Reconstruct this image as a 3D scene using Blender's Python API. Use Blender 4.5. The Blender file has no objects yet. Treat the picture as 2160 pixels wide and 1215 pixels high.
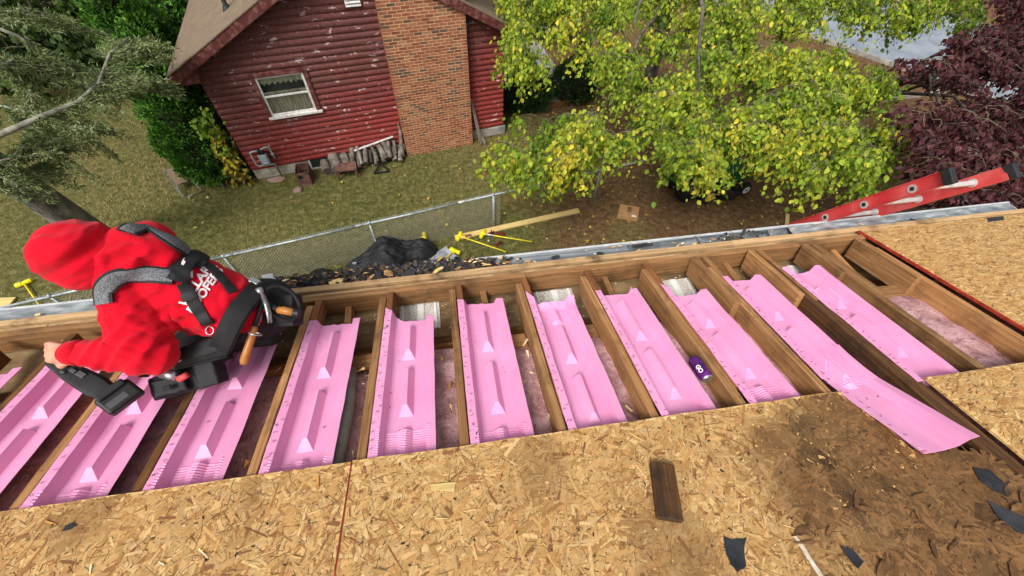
import bpy, bmesh, math, random
import numpy as np
from mathutils import Vector, Matrix, noise
from mathutils.bvhtree import BVHTree

random.seed(7); RNG = np.random.default_rng(7)
SC = bpy.context.scene
COL = SC.collection

# ------------------------------------------------------------------ camera
CAM_H = 6.8
CR = Matrix(((0.98592463, 0.11518874, 0.12117826),
             (-0.16502731, 0.78669282, 0.59487848),
             (0.02680677, 0.60650307, -0.79462911)))       # columns: right, up, forward
CAMP = Vector((0, 0, CAM_H)); FPX = 830.0
cd = bpy.data.cameras.new('camera'); cam = bpy.data.objects.new('camera', cd); COL.objects.link(cam)
cd.sensor_fit = 'HORIZONTAL'; cd.sensor_width = 36.0; cd.lens = 36.0 * FPX / 2160.0
cd.clip_start = 0.02; cd.clip_end = 400.0
_r, _u, _f = CR.col[0], CR.col[1], CR.col[2]
cam.matrix_world = Matrix(((_r[0], _u[0], -_f[0], 0), (_r[1], _u[1], -_f[1], 0), (_r[2], _u[2], -_f[2], CAM_H), (0, 0, 0, 1)))
SC.camera = cam

# ------------------------------------------------------------------ light: bright overcast, soft sun from behind the camera
SUN_EL, SUN_AZ = math.radians(50), math.radians(216)     # azimuth clockwise from +Y: behind and left of the camera
wd = bpy.data.worlds.new('World'); SC.world = wd; wd.use_nodes = True
nt = wd.node_tree; bg = nt.nodes['Background']
sky = nt.nodes.new('ShaderNodeTexSky'); sky.sky_type = 'NISHITA'; sky.sun_disc = False
sky.sun_elevation = SUN_EL; sky.sun_rotation = SUN_AZ; sky.air_density = 1.6; sky.dust_density = 6.0; sky.ozone_density = 0.6
hs = nt.nodes.new('ShaderNodeHueSaturation'); hs.inputs['Saturation'].default_value = 0.35
nt.links.new(sky.outputs[0], hs.inputs['Color']); nt.links.new(hs.outputs[0], bg.inputs['Color'])
bg.inputs['Strength'].default_value = 0.08
sl = bpy.data.lights.new('sun', 'SUN'); sl.energy = 1.5; sl.angle = math.radians(22); sl.color = (1.0, 0.98, 0.945)
so = bpy.data.objects.new('sun', sl); COL.objects.link(so)
sd = Vector((math.sin(SUN_AZ) * math.cos(SUN_EL), math.cos(SUN_AZ) * math.cos(SUN_EL), math.sin(SUN_EL)))
so.rotation_euler = sd.to_track_quat('Z', 'Y').to_euler()
SC.view_settings.view_transform = 'Standard'; SC.view_settings.look = 'None'
SC.view_settings.exposure = 0.86; SC.view_settings.gamma = 1.0

# ------------------------------------------------------------------ where things are
def ray(px, py):
    return CR @ Vector((px - 1080.0, 607.5 - py, FPX))
def G(px, py, z=0.0):                     # the point at height z that the photograph shows at this pixel
    v = ray(px, py); return CAMP + v * ((z - CAM_H) / v.z)
def D(px, py, d):                         # the point at that depth in front of the lens
    return CAMP + ray(px, py) * (d / FPX)
TR = math.tan(math.radians(13.95)); CT = math.cos(math.radians(13.95)); ST = math.sin(math.radians(13.95))
RZ0 = CAM_H - 1.54
def RP(x, y, n=0.0):                      # roof: x along the eave, y horizontal towards it, n above the rafter tops
    return Vector((x, y + n * ST, RZ0 - TR * y + n * CT))
def RF(px, py, n=0.0):
    v = ray(px, py); h = 1.54 - n / CT
    return CAMP + v * (-h / (v.z + TR * v.y))
TH = math.radians(11.5); HC = Vector((-5.117, 9.701, 0))
HA = Vector((math.cos(TH), math.sin(TH), 0)); HB = Vector((-math.sin(TH), math.cos(TH), 0))
def HW(s, z, off=0.0):                    # neighbour's gable wall: s along it, off towards us
    return HC + HA * s - HB * off + Vector((0, 0, z))

# ------------------------------------------------------------------ objects
def vec(p): return Vector(p)
def thing(name, label, cat, loc=(0, 0, 0), group=None):
    o = bpy.data.objects.new(name, None); COL.objects.link(o); o.location = loc; o.empty_display_size = 0.1
    o['label'] = label; o['category'] = cat
    if group: o['group'] = group
    return o
def tag(o, label=None, cat=None, group=None, kind=None):
    if label: o['label'] = label
    if cat: o['category'] = cat
    if group: o['group'] = group
    if kind: o['kind'] = kind
    return o
def wloc(o):
    l = Vector(o.location)
    while o.parent: o = o.parent; l = l
    return l
def link(o, parent=None):
    COL.objects.link(o)
    if parent is not None:
        o.parent = parent
        m = Matrix.Identity(4); p = parent; chain = []
        while p is not None: chain.append(p); p = p.parent
        for p in reversed(chain): m = m @ p.matrix_parent_inverse @ p.matrix_basis
        o.matrix_parent_inverse = m.inverted()
    return o
def mobj(name, me, mat, parent=None, smooth=False, sharp=None):
    if mat is not None and not me.materials: me.materials.append(mat)
    if smooth or sharp:
        me.polygons.foreach_set('use_smooth', [True] * len(me.polygons))
        if sharp: me.set_sharp_from_angle(angle=math.radians(sharp))
    return link(bpy.data.objects.new(name, me), parent)
def bevel(o, w=0.003, seg=1):
    m = o.modifiers.new('bevel', 'BEVEL'); m.width = w; m.segments = seg; m.limit_method = 'ANGLE'; return o
def mesh_np(name, V, F, fcol=None):
    """V (n,3), F (m,k) index array, fcol (m,3) colour per face"""
    V = np.asarray(V, np.float32); F = np.asarray(F, np.int32); k = F.shape[1]
    me = bpy.data.meshes.new(name); me.vertices.add(len(V)); me.vertices.foreach_set('co', V.ravel())
    me.loops.add(F.size); me.loops.foreach_set('vertex_index', F.ravel())
    me.polygons.add(len(F)); me.polygons.foreach_set('loop_start', np.arange(0, F.size, k, dtype=np.int32))
    me.update(calc_edges=True); me.validate(); me.polygons.foreach_set('use_smooth', [False] * len(me.polygons))
    if fcol is not None:
        a = me.attributes.new('col', 'FLOAT_COLOR', 'FACE'); c = np.ones((len(F), 4), np.float32); c[:, :3] = fcol
        a.data.foreach_set('color', c.ravel())
    return me

TMP = bpy.data.scenes.new('tmp')
def evaluated(o):
    """mesh of a temporary object with its modifiers applied"""
    TMP.collection.objects.link(o); vl = TMP.view_layers[0]; vl.update()
    me = bpy.data.meshes.new_from_object(o.evaluated_get(vl.depsgraph)); bpy.data.objects.remove(o); return me
class MB:
    """collects shapes; build() links them as one mesh object"""
    def __init__(s): s.v = []; s.f = []; s.c = []; s.cur = None
    def add(s, vs, fs):
        b = len(s.v); s.v += [tuple(v) for v in vs]; s.f += [tuple(i + b for i in f) for f in fs]
        s.c += [s.cur] * len(fs)
    def box(s, c, size, M=None):
        hx, hy, hz = size[0] / 2, size[1] / 2, size[2] / 2
        vs = [Vector((x, y, z)) for x in (-hx, hx) for y in (-hy, hy) for z in (-hz, hz)]
        if M is not None: vs = [M @ v for v in vs]
        s.add([v + Vector(c) for v in vs], [(0, 1, 3, 2), (4, 6, 7, 5), (0, 4, 5, 1), (2, 3, 7, 6), (0, 2, 6, 4), (1, 5, 7, 3)])
    def bar(s, p0, p1, w, h, up=(0, 0, 1)):
        M, L = frame(p0, p1, up); s.box((Vector(p0) + Vector(p1)) / 2, (L, w, h), M)
    def tube(s, pts, r, n=6, cap=True):
        pts = [Vector(p) for p in pts]; m = len(pts); rs = r if hasattr(r, '__len__') else [r] * m
        prev = None; rings = []
        for i in range(m):
            t = (pts[min(i + 1, m - 1)] - pts[max(i - 1, 0)])
            t = t.normalized() if t.length > 1e-9 else Vector((0, 0, 1))
            a = prev if prev is not None else (Vector((0, 0, 1)) if abs(t.z) < .9 else Vector((1, 0, 0)))
            a = (a - t * a.dot(t)); a = a.normalized() if a.length > 1e-6 else t.orthogonal().normalized()
            prev = a; b = t.cross(a)
            rings.append([pts[i] + (a * math.cos(2 * math.pi * k / n) + b * math.sin(2 * math.pi * k / n)) * rs[i] for k in range(n)])
        vs = [v for R_ in rings for v in R_]; fs = []
        for i in range(m - 1):
            for k in range(n):
                fs.append((i * n + k, i * n + (k + 1) % n, (i + 1) * n + (k + 1) % n, (i + 1) * n + k))
        if cap: fs += [tuple(range(n - 1, -1, -1)), tuple((m - 1) * n + k for k in range(n))]
        s.add(vs, fs)
    def prism(s, poly, d):
        d = Vector(d); a = [Vector(p) for p in poly]; n = len(a)
        s.add(a + [p + d for p in a], [tuple(range(n - 1, -1, -1)), tuple(range(n, 2 * n))] + [(i, (i + 1) % n, n + (i + 1) % n, n + i) for i in range(n)])
    def ball(s, c, r, nu=10, nv=6, M=None):
        rx, ry, rz = r if hasattr(r, '__len__') else (r, r, r); vs = []; fs = []
        for j in range(nv + 1):
            ph = math.pi * j / nv
            for i in range(nu):
                th = 2 * math.pi * i / nu
                v = Vector((rx * math.sin(ph) * math.cos(th), ry * math.sin(ph) * math.sin(th), rz * math.cos(ph)))
                vs.append((M @ v if M is not None else v) + Vector(c))
        for j in range(nv):
            for i in range(nu):
                fs.append((j * nu + i, (j + 1) * nu + i, (j + 1) * nu + (i + 1) % nu, j * nu + (i + 1) % nu))
        s.add(vs, fs)
    def mesh(s, name):
        me = bpy.data.meshes.new(name); me.from_pydata(s.v, [], s.f); me.validate(); me.update()
        bm = bmesh.new(); bm.from_mesh(me); bmesh.ops.recalc_face_normals(bm, faces=bm.faces); bm.to_mesh(me); bm.free()
        return me
    def build(s, name, mat, parent=None, smooth=False, sharp=None):
        return mobj(name, s.mesh(name), mat, parent, smooth, sharp)

def frame(p0, p1, up=(0, 0, 1)):
    d = Vector(p1) - Vector(p0); L = d.length; x = d / L; u = Vector(up)
    y = u.cross(x); y = y.normalized() if y.length > 1e-6 else x.orthogonal().normalized(); z = x.cross(y)
    return Matrix((x, y, z)).transposed(), L
_boxcache = {}
def plank(name, p0, p1, w, h, mat, parent=None, up=(0, 0, 1), bv=0.003, rough=0.0, chop=0.0):
    """a board: its own length runs along its local x so the grain follows it"""
    M, L = frame(p0, p1, up); mb = MB(); nseg = max(1, int(L / 0.12)) if rough else 1
    if nseg == 1: mb.box((0, 0, 0), (L, w, h))
    else:
        vs = []; fs = []
        for i in range(nseg + 1):
            x = -L / 2 + L * i / nseg
            e = lambda: random.uniform(-rough, rough)
            vs += [(x, -w / 2 + e(), -h / 2 + e()), (x, w / 2 + e(), -h / 2 + e()), (x, w / 2 + e(), h / 2 + e()), (x, -w / 2 + e(), h / 2 + e())]
        for i in range(nseg):
            a = 4 * i
            fs += [(a + k, a + (k + 1) % 4, a + 4 + (k + 1) % 4, a + 4 + k) for k in range(4)]
        fs += [(3, 2, 1, 0), (4 * nseg, 4 * nseg + 1, 4 * nseg + 2, 4 * nseg + 3)]; mb.add(vs, fs)
    me = mb.mesh(name); o = bpy.data.objects.new(name, me); me.materials.append(mat)
    m4 = M.to_4x4(); m4.translation = (Vector(p0) + Vector(p1)) / 2
    link(o, parent); o.matrix_basis = m4
    if bv: bevel(o, bv)
    return o

# ------------------------------------------------------------------ materials
def srgb(r, g, b):
    f = lambda c: (c / 255 / 12.92) if c <= 10 else ((c / 255 + .055) / 1.055) ** 2.4
    return (f(r), f(g), f(b))
class NT:
    def __init__(s, name):
        s.m = bpy.data.materials.new(name); s.m.use_nodes = True; s.t = s.m.node_tree
        s.b = s.t.nodes['Principled BSDF']; s.out = s.t.nodes['Material Output']
    def n(s, typ, **kw):
        x = s.t.nodes.new('ShaderNode' + typ)
        for k, v in kw.items():
            if k in x.inputs: x.inputs[k].default_value = v
            else: setattr(x, k, v)
        return x
    def l(s, a, b): s.t.links.new(a, b)
    def coord(s, scale=(1, 1, 1), which='Object', rot=(0, 0, 0)):
        tc = s.n('TexCoord'); mp = s.n('Mapping'); mp.inputs['Scale'].default_value = scale; mp.inputs['Rotation'].default_value = rot
        s.l(tc.outputs[which], mp.inputs['Vector']); return mp.outputs[0]
    def noise(s, co, scale, detail=5, rough=.55, dist=0.0):
        x = s.n('TexNoise', noise_dimensions='3D'); x.inputs['Scale'].default_value = scale; x.inputs['Detail'].default_value = detail
        x.inputs['Roughness'].default_value = rough; x.inputs['Distortion'].default_value = dist
        if co is not None: s.l(co, x.inputs['Vector'])
        return x.outputs['Fac']
    def ramp(s, fac, stops, interp='LINEAR'):
        x = s.n('ValToRGB'); r = x.color_ramp; r.interpolation = interp
        while len(r.elements) < len(stops): r.elements.new(0.5)
        for e, (p, c) in zip(r.elements, stops):
            e.position = p; e.color = (c, c, c, 1) if not hasattr(c, '__len__') else (*c[:3], 1)
        s.l(fac, x.inputs[0]); return x.outputs[0]
    def mix(s, fac, a, b, mode='MIX'):
        x = s.n('Mix', data_type='RGBA', blend_type=mode, clamp_factor=True)
        for v, i in ((fac, 0), (a, 6), (b, 7)):
            if isinstance(v, (int, float)): x.inputs[i].default_value = v
            elif isinstance(v, tuple): x.inputs[i].default_value = (*v[:3], 1)
            else: s.l(v, x.inputs[i])
        return x.outputs[2]
    def math(s, op, a, b=None):
        x = s.n('Math', operation=op)
        for v, i in ((a, 0), (b, 1)):
            if v is None: continue
            if isinstance(v, (int, float)): x.inputs[i].default_value = v
            else: s.l(v, x.inputs[i])
        return x.outputs[0]
    def bump(s, h, strength=.3, dist=.01):
        x = s.n('Bump'); x.inputs['Strength'].default_value = strength; x.inputs['Distance'].default_value = dist
        s.l(h, x.inputs['Height']); s.l(x.outputs[0], s.b.inputs['Normal'])
    def base(s, c):
        if isinstance(c, tuple): s.b.inputs['Base Color'].default_value = (*c[:3], 1)
        else: s.l(c, s.b.inputs['Base Color'])
    def set(s, rough=None, metal=None, spec=None):
        for k, v in (('Roughness', rough), ('Metallic', metal), ('Specular IOR Level', spec)):
            if v is None: continue
            if isinstance(v, (int, float)): s.b.inputs[k].default_value = v
            else: s.l(v, s.b.inputs[k])
    def objrand(s): return s.n('ObjectInfo').outputs['Random']
    def attr(s, nm='col'):
        x = s.n('Attribute'); x.attribute_name = nm; return x.outputs

def simple(name, cols, scale=6.0, rough=.7, metal=0.0, bump=.0, bscale=60, stretch=(1, 1, 1), rnd=0.0, spec=.4, which='Object', bdist=.004, detail=5):
    t = NT(name); co = t.coord(stretch, which)
    n = t.noise(co, scale, detail)
    k = len(cols); st = [(0.3 + 0.4 * i / max(1, k - 1), c) for i, c in enumerate(cols)] if k > 1 else [(0, cols[0]), (1, cols[0])]
    c = t.ramp(n, st)
    if rnd:
        r = t.objrand(); v = t.math('MULTIPLY_ADD', r, 2 * rnd); t.t.nodes[-1].inputs[2].default_value = 1 - rnd
        c = t.mix(1.0, c, v, 'MULTIPLY')
    t.base(c); t.set(rough, metal, spec)
    if bump:
        t.bump(t.noise(co, bscale, 4), bump, bdist)
    return t.m
MAT = {}
def wood(name, dark, mid, light, stain=.35, rnd=.25, stainc=(.035, .022, .012)):
    t = NT(name); co = t.coord((1.2, 34, 34)); co2 = t.coord((1, 1, 1))
    r = t.objrand(); ad = t.n('VectorMath', operation='ADD'); t.l(co, ad.inputs[0])
    cv = t.n('CombineXYZ'); mr = t.math('MULTIPLY', r, 37.0)
    for i in range(3): t.l(mr, cv.inputs[i])
    t.l(cv.outputs[0], ad.inputs[1])
    g = t.noise(ad.outputs[0], 2.2, 7, .6, .6); c = t.ramp(g, [(.22, dark), (.5, mid), (.80, light)])
    ad2 = t.n('VectorMath', operation='ADD'); t.l(co2, ad2.inputs[0]); t.l(cv.outputs[0], ad2.inputs[1])
    sn = t.noise(ad2.outputs[0], 5.0, 6, .65); sm = t.ramp(sn, [(.50, 0.0), (.70, stain)])
    c = t.mix(sm, c, stainc)
    sp = t.noise(ad2.outputs[0], 45.0, 3); spm = t.ramp(sp, [(.66, 0.0), (.73, .7)]); c = t.mix(spm, c, (.05, .03, .015))
    v = t.math('MULTIPLY_ADD', r, 2 * rnd); t.t.nodes[-1].inputs[2].default_value = 1 - rnd
    c = t.mix(1.0, c, v, 'MULTIPLY'); t.base(c); t.set(.8, 0, .25); t.bump(g, .5, .004)
    return t.m
MAT['wood'] = wood('aged_framing_wood', srgb(108, 76, 46), srgb(156, 112, 70), srgb(194, 154, 108), stain=.6, rnd=.28)
MAT['wood_tan'] = wood('weathered_tan_wood', srgb(138, 108, 74), srgb(182, 148, 106), srgb(210, 182, 142), stain=.85, rnd=.18)
MAT['wood_black'] = wood('blackened_wood', srgb(34, 24, 16), srgb(84, 56, 32), srgb(124, 86, 50), stain=1.0, rnd=.05, stainc=(.012, .01, .008))
MAT['wood_red'] = wood('reddish_framing_wood', srgb(94, 56, 32), srgb(134, 84, 50), srgb(164, 112, 72))
MAT['wood_dark'] = wood('stained_framing_wood', srgb(58, 38, 20), srgb(112, 74, 38), srgb(150, 106, 60), stain=.9)
MAT['wood_pale'] = wood('new_lumber', srgb(176, 146, 84), srgb(214, 186, 122), srgb(232, 208, 150), stain=.15, rnd=.05)
MAT['wood_grey'] = wood('weathered_wood', srgb(84, 76, 66), srgb(128, 118, 106), srgb(168, 160, 148), stain=.5, rnd=.2)
MAT['ply'] = simple('soffit_plywood', [srgb(84, 66, 44), srgb(122, 98, 66), srgb(150, 126, 90)], 5, .9, bump=.3, bscale=30, stretch=(1, 3, 1))

def foliage_mat(name, trans=.3, rough=.55):
    t = NT(name); c = t.attr('col')[0]; co = t.coord()
    n = t.noise(co, 9, 2); c2 = t.mix(1.0, c, t.ramp(n, [(.3, .75), (.7, 1.15)]), 'MULTIPLY')
    t.base(c2); t.set(rough, 0, .3)
    tr = t.n('BsdfTranslucent'); t.l(c2, tr.inputs[0]); mx = t.n('MixShader'); mx.inputs[0].default_value = trans
    t.l(t.b.outputs[0], mx.inputs[1]); t.l(tr.outputs[0], mx.inputs[2]); t.l(mx.outputs[0], t.out.inputs[0])
    return t.m
MAT['leaf'] = foliage_mat('leaf', .35)
MAT['needle'] = foliage_mat('conifer_foliage', .12, .6)
MAT['blade'] = foliage_mat('grass_blade', .25, .7)
def attr_mat(name, rough=.8, spec=.3, bump=0.0, bscale=80):
    t = NT(name); c = t.attr('col')[0]; co = t.coord(); n = t.noise(co, 25, 5)
    t.base(t.mix(1.0, c, t.ramp(n, [(.3, .78), (.7, 1.18)]), 'MULTIPLY')); t.set(rough, 0, spec)
    if bump: t.bump(t.noise(co, bscale, 4), bump, .003)
    return t.m
MAT['litter'] = attr_mat('fallen_leaf')
MAT['debris'] = attr_mat('debris')

# value noise for placing and colouring scattered things
def vnoise(P, s, seed=0.0):
    return np.array([noise.noise(Vector((p[0] * s + seed, p[1] * s - seed, seed))) for p in P]) * .5 + .5
# ================================================================== the ground and the street
t = NT('ground_turf'); co = t.coord()
n1 = t.noise(co, .55, 4, .6); n2 = t.noise(co, 7.0, 7, .7); n3 = t.noise(co, 38.0, 4, .7)
sx = t.n('SeparateXYZ'); t.l(co, sx.inputs[0])
# dry straw on the left lawn, green in the middle, bare brown leaf mould under the trees on the right
mx = t.math('MULTIPLY_ADD', sx.outputs[0], .16); t.t.nodes[-1].inputs[2].default_value = .18
ms = t.math('ADD', mx, t.math('MULTIPLY', t.math('SUBTRACT', n1, .5), 1.6))
green = t.ramp(n2, [(.3, srgb(64, 62, 34)), (.5, srgb(98, 96, 54)), (.72, srgb(140, 130, 86))])
brown = t.ramp(n2, [(.3, srgb(70, 52, 36)), (.5, srgb(110, 84, 58)), (.75, srgb(146, 116, 84))])
c = t.mix(t.ramp(ms, [(.35, 0.0), (.8, 1.0)]), green, brown)
c = t.mix(1.0, c, t.ramp(n3, [(.3, .55), (.7, 1.35)]), 'MULTIPLY')
t.base(c); t.set(.95, 0, .1); t.bump(n3, .6, .03); MAT['turf'] = t.m
N = 60
def gz(x, y):
    d = max(0.0, math.hypot(x, y - 8) - 12)
    return 0.03 * noise.noise(Vector((x * .35, y * .35, 0))) * (1 if y > 3.4 else 0)
xs = np.concatenate([np.linspace(-150, -16, 10), np.linspace(-15, 16, 90), np.linspace(17, 150, 10)])
ys = np.concatenate([np.linspace(-120, -8, 8), np.linspace(-7, 20, 80), np.linspace(22, 170, 10)])
V = [(x, y, gz(x, y) - .012) for y in ys for x in xs]; nx = len(xs)
F = [(j * nx + i, j * nx + i + 1, (j + 1) * nx + i + 1, (j + 1) * nx + i) for j in range(len(ys) - 1) for i in range(nx - 1)]
tag(mobj('ground', mesh_np('ground', V, F), MAT['turf'], smooth=True), 'brown and green autumn lawn between the two houses', 'ground', kind='structure')

MAT['asphalt'] = simple('pale_asphalt', [srgb(116, 124, 134), srgb(132, 140, 150), srgb(146, 152, 160)], 1.2, .6, bump=.15, bscale=120)
MAT['concrete'] = simple('concrete', [srgb(120, 116, 110), srgb(150, 146, 138), srgb(176, 172, 164)], 3, .85, bump=.2, bscale=50)
A, B = G(1725, 85), G(2015, 188); dr = (B - A).normalized(); nrm = Vector((-dr.y, dr.x, 0));
if nrm.y < 0: nrm = -nrm
def strip(name, a, b, off0, off1, z0, z1, mat, label, cat):
    mb = MB(); P = [a + nrm * off0, b + nrm * off0, b + nrm * off1, a + nrm * off1]
    mb.prism([Vector((p.x, p.y, z0)) for p in P], (0, 0, z1 - z0))
    return tag(mb.build(name, mat), label, cat, kind='structure')
E0, E1 = A - dr * 60, B + dr * 40
strip('road', E0, E1, .16, 9.0, -.1, .022, MAT['asphalt'], 'pale grey street beyond the trees', 'road')
strip('kerb', E0, E1, 0, .15, -.1, .13, MAT['concrete'], 'concrete kerb along the pale street', 'kerb')
# low garden edging by the purple tree
p = [G(1730, 232), G(1860, 215), G(1960, 200), G(2060, 182)]
e = thing('garden_edging', 'thin pale edging strip running towards the street below the purple tree', 'edging', p[0])
for i in range(3): plank('edging_board', p[i] + Vector((0, 0, .05)), p[i + 1] + Vector((0, 0, .05)), .07, .14, MAT['concrete'], e)

# ------------------------------------------------------------------ grass and fallen leaves
def blades(n, x0, x1, y0, y1):
    P = np.stack([RNG.uniform(x0, x1, n), RNG.uniform(y0, y1, n)], 1)
    a = vnoise(P, .45, 3.1); b = vnoise(P, 2.3, 9.7)
    mb = np.clip((P[:, 0] * .16 + .18 + (vnoise(P, .55, 1.7) - .5) * 1.8 - .30) / .5, 0, 1)
    keep = RNG.random(n) < (1 - .72 * mb) * (.45 + .75 * b); keep &= ~((P[:, 1] < 2.2) & (P[:, 0] > -6))
    # not inside the neighbour's house
    rel = P - np.array([HC.x, HC.y]); s = rel @ np.array([HA.x, HA.y]); q = rel @ np.array([HB.x, HB.y])
    keep &= ~((s > -.05) & (s < 7.05) & (q > -.03) & (q < 14))
    P = P[keep]; a = a[keep]; b = b[keep]; mb = mb[keep]; n = len(P)
    L = RNG.uniform(.045, .115, n); W = RNG.uniform(.007, .015, n); az = RNG.uniform(0, 2 * np.pi, n); ln = RNG.uniform(.25, .95, n)
    dx, dy = np.cos(az), np.sin(az); z0 = np.full(n, -.015)
    b0 = np.stack([P[:, 0] - dy * W / 2, P[:, 1] + dx * W / 2, z0], 1); b1 = np.stack([P[:, 0] + dy * W / 2, P[:, 1] - dx * W / 2, z0], 1)
    tp = np.stack([P[:, 0] + dx * L * ln, P[:, 1] + dy * L * ln, L * np.sqrt(1 - ln ** 2 * .95)], 1)
    V = np.stack([b0, b1, tp], 1).reshape(-1, 3); F = np.arange(3 * n).reshape(-1, 3)
    g = np.array(srgb(96, 112, 46)); st = np.array(srgb(176, 156, 108)); br = np.array(srgb(146, 112, 80))
    k = np.clip(a * 3.4 - 1.25 + .28 * np.exp(-((P[:, 0] + 1.0) / 4.0) ** 2) + RNG.normal(0, .22, n) - np.clip(-(P[:, 0] + 6) * .08, -.2, .35), 0, 1)[:, None]
    C = st * (1 - k) + g * k; C = C * (1 - mb[:, None] * .8) + br * mb[:, None] * .8; C *= RNG.uniform(.55, 1.25, n)[:, None]
    return mesh_np('grass', V, F, C)
tag(mobj('grass', blades(230000, -15, 13, 2.3, 17), MAT['blade']), 'short patchy green and straw coloured autumn grass on the lawn', 'grass', kind='stuff')

def leaf_shape():
    return np.array([[0, 0, 0], [-.36, .32, .07], [-.28, .68, .06], [0, 1, -.04], [.28, .68, .06], [.36, .32, .07]]), np.array([[0, 1, 2, 3], [0, 3, 4, 5]])
LV, LF = leaf_shape()
def leaf_mesh(name, P, T, Nn, S, C, wid=1.0, shape=None):
    """P anchor, T tip direction, Nn normal, S size, C colour; arrays"""
    lv, lf = shape if shape is not None else (LV, LF)
    T = T / np.linalg.norm(T, axis=1, keepdims=True); B_ = np.cross(T, Nn); B_ /= np.linalg.norm(B_, axis=1, keepdims=True) + 1e-9
    Nn = np.cross(B_, T)
    V = P[:, None, :] + S[:, None, None] * (B_[:, None, :] * lv[None, :, 0:1] * wid + T[:, None, :] * lv[None, :, 1:2] + Nn[:, None, :] * lv[None, :, 2:3])
    n = len(P); F = (np.arange(n)[:, None, None] * len(lv) + lf[None]).reshape(-1, lf.shape[1])
    return mesh_np(name, V.reshape(-1, 3), F, np.repeat(C, len(lf), 0))
n = 1500; P = np.stack([RNG.uniform(-7, 12, n), RNG.uniform(2.4, 13.5, n), np.full(n, .03)], 1)
keep = RNG.random(n) < np.clip(.15 + (P[:, 0] + 3) * .12, .08, 1); P = P[keep]; n = len(P)
rel = P[:, :2] - np.array([HC.x, HC.y]); keep = ~((rel @ np.array([HA.x, HA.y]) > -.1) & (rel @ np.array([HA.x, HA.y]) < 7.1) & (rel @ np.array([HB.x, HB.y]) > -.35)); P = P[keep]; n = len(P)
P[:, 2] = RNG.uniform(.02, .05, n); az = RNG.uniform(0, 6.28, n)
T_ = np.stack([np.cos(az), np.sin(az), RNG.normal(0, .2, n)], 1); Nn = np.stack([RNG.normal(0, .3, n), RNG.normal(0, .3, n), np.ones(n)], 1)
cc = np.array([srgb(222, 190, 70), srgb(206, 160, 60), srgb(150, 110, 60), srgb(196, 180, 130), srgb(120, 84, 50)]); C = cc[RNG.integers(0, 5, n)] * RNG.uniform(.6, 1.0, n)[:, None]
tag(mobj('fallen_leaves', leaf_mesh('fallen_leaves', P, T_, Nn, RNG.uniform(.05, .1, n), C, 1.1), MAT['litter']), 'scattered yellow and brown fallen leaves on the lawn', 'leaves', kind='stuff')

# ================================================================== neighbour's red house
house = thing('gable_house', 'red log-sided house with a broad brick chimney and peeling paint', 'house', HC)
PITCH, PEAK_S, PEAK_Z, DEPTH = .515, 3.5, 4.74, 13.0
t = NT('red_siding_paint'); co = t.coord(); sx = t.n('SeparateXYZ'); t.l(co, sx.inputs[0])
cs = t.coord((1, 1, 3.0)); n1 = t.noise(cs, 1.1, 4); n2 = t.noise(cs, 16, 6, .7); n3 = t.noise(t.coord((1, 1, 2.6)), 3.3, 9, .70)
hz = t.math('ADD', t.math('MULTIPLY', sx.outputs[2], .33), t.math('MULTIPLY', t.math('SUBTRACT', n1, .5), .9))
hz = t.math('SUBTRACT', hz, t.math('MULTIPLY', t.math('ADD', sx.outputs[0], 3.0), .06))
c = t.ramp(hz, [(.22, srgb(140, 42, 38)), (.50, srgb(116, 44, 42)), (.78, srgb(94, 52, 50))])
c = t.mix(t.ramp(n2, [(.42, 0.0), (.68, .7)]), c, srgb(124, 84, 78))
c = t.mix(t.ramp(n2, [(.30, .5), (.48, 0.0)]), c, srgb(62, 24, 22))
n4 = t.noise(t.coord((1, 1, 1.4)), 9.0, 5, .6)
chip = t.math('MAXIMUM', t.ramp(n3, [(.608, 0.0), (.626, 1.0)]), t.ramp(n4, [(.70, 0.0), (.715, 1.0)])); c = t.mix(chip, c, srgb(186, 164, 164))
t.base(c); t.set(.75, 0, .25); t.bump(t.math('ADD', n2, t.math('MULTIPLY', chip, -.6)), .35, .008); MAT['siding'] = t.m
MAT['trim_red'] = simple('red_trim_paint', [srgb(70, 32, 30), srgb(92, 42, 38), srgb(128, 88, 82)], 9, .7, bump=.2, bscale=40)
MAT['white_paint'] = simple('worn_white_paint', [srgb(176, 172, 166), srgb(206, 204, 200), srgb(222, 222, 218)], 14, .6, bump=.1)
t = NT('asphalt_shingle'); co = t.coord()
br = t.n('TexBrick'); br.inputs['Scale'].default_value = 1.0; br.offset = .5
br.inputs['Brick Width'].default_value = .30; br.inputs['Row Height'].default_value = .14; br.inputs['Mortar Size'].default_value = .005
br.inputs['Color1'].default_value = (.55, .55, .55, 1); br.inputs['Color2'].default_value = (1, 1, 1, 1); br.inputs['Mortar'].default_value = (.35, .35, .35, 1)
mp = t.coord((1, 1, 1), 'UV'); t.l(mp, br.inputs['Vector'])
c = t.mix(t.noise(co, 3, 5), srgb(96, 82, 68), srgb(134, 116, 98)); c = t.mix(.45, c, br.outputs[0], 'MULTIPLY')
c = t.mix(t.ramp(t.noise(co, 60, 3), [(.4, 0.0), (.7, .5)]), c, srgb(158, 140, 120)); t.base(c); t.set(.95, 0, .15)
t.bump(t.math('ADD', br.outputs['Fac'], t.noise(co, 90, 2)), .35, .01); MAT['shingle'] = t.m

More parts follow.
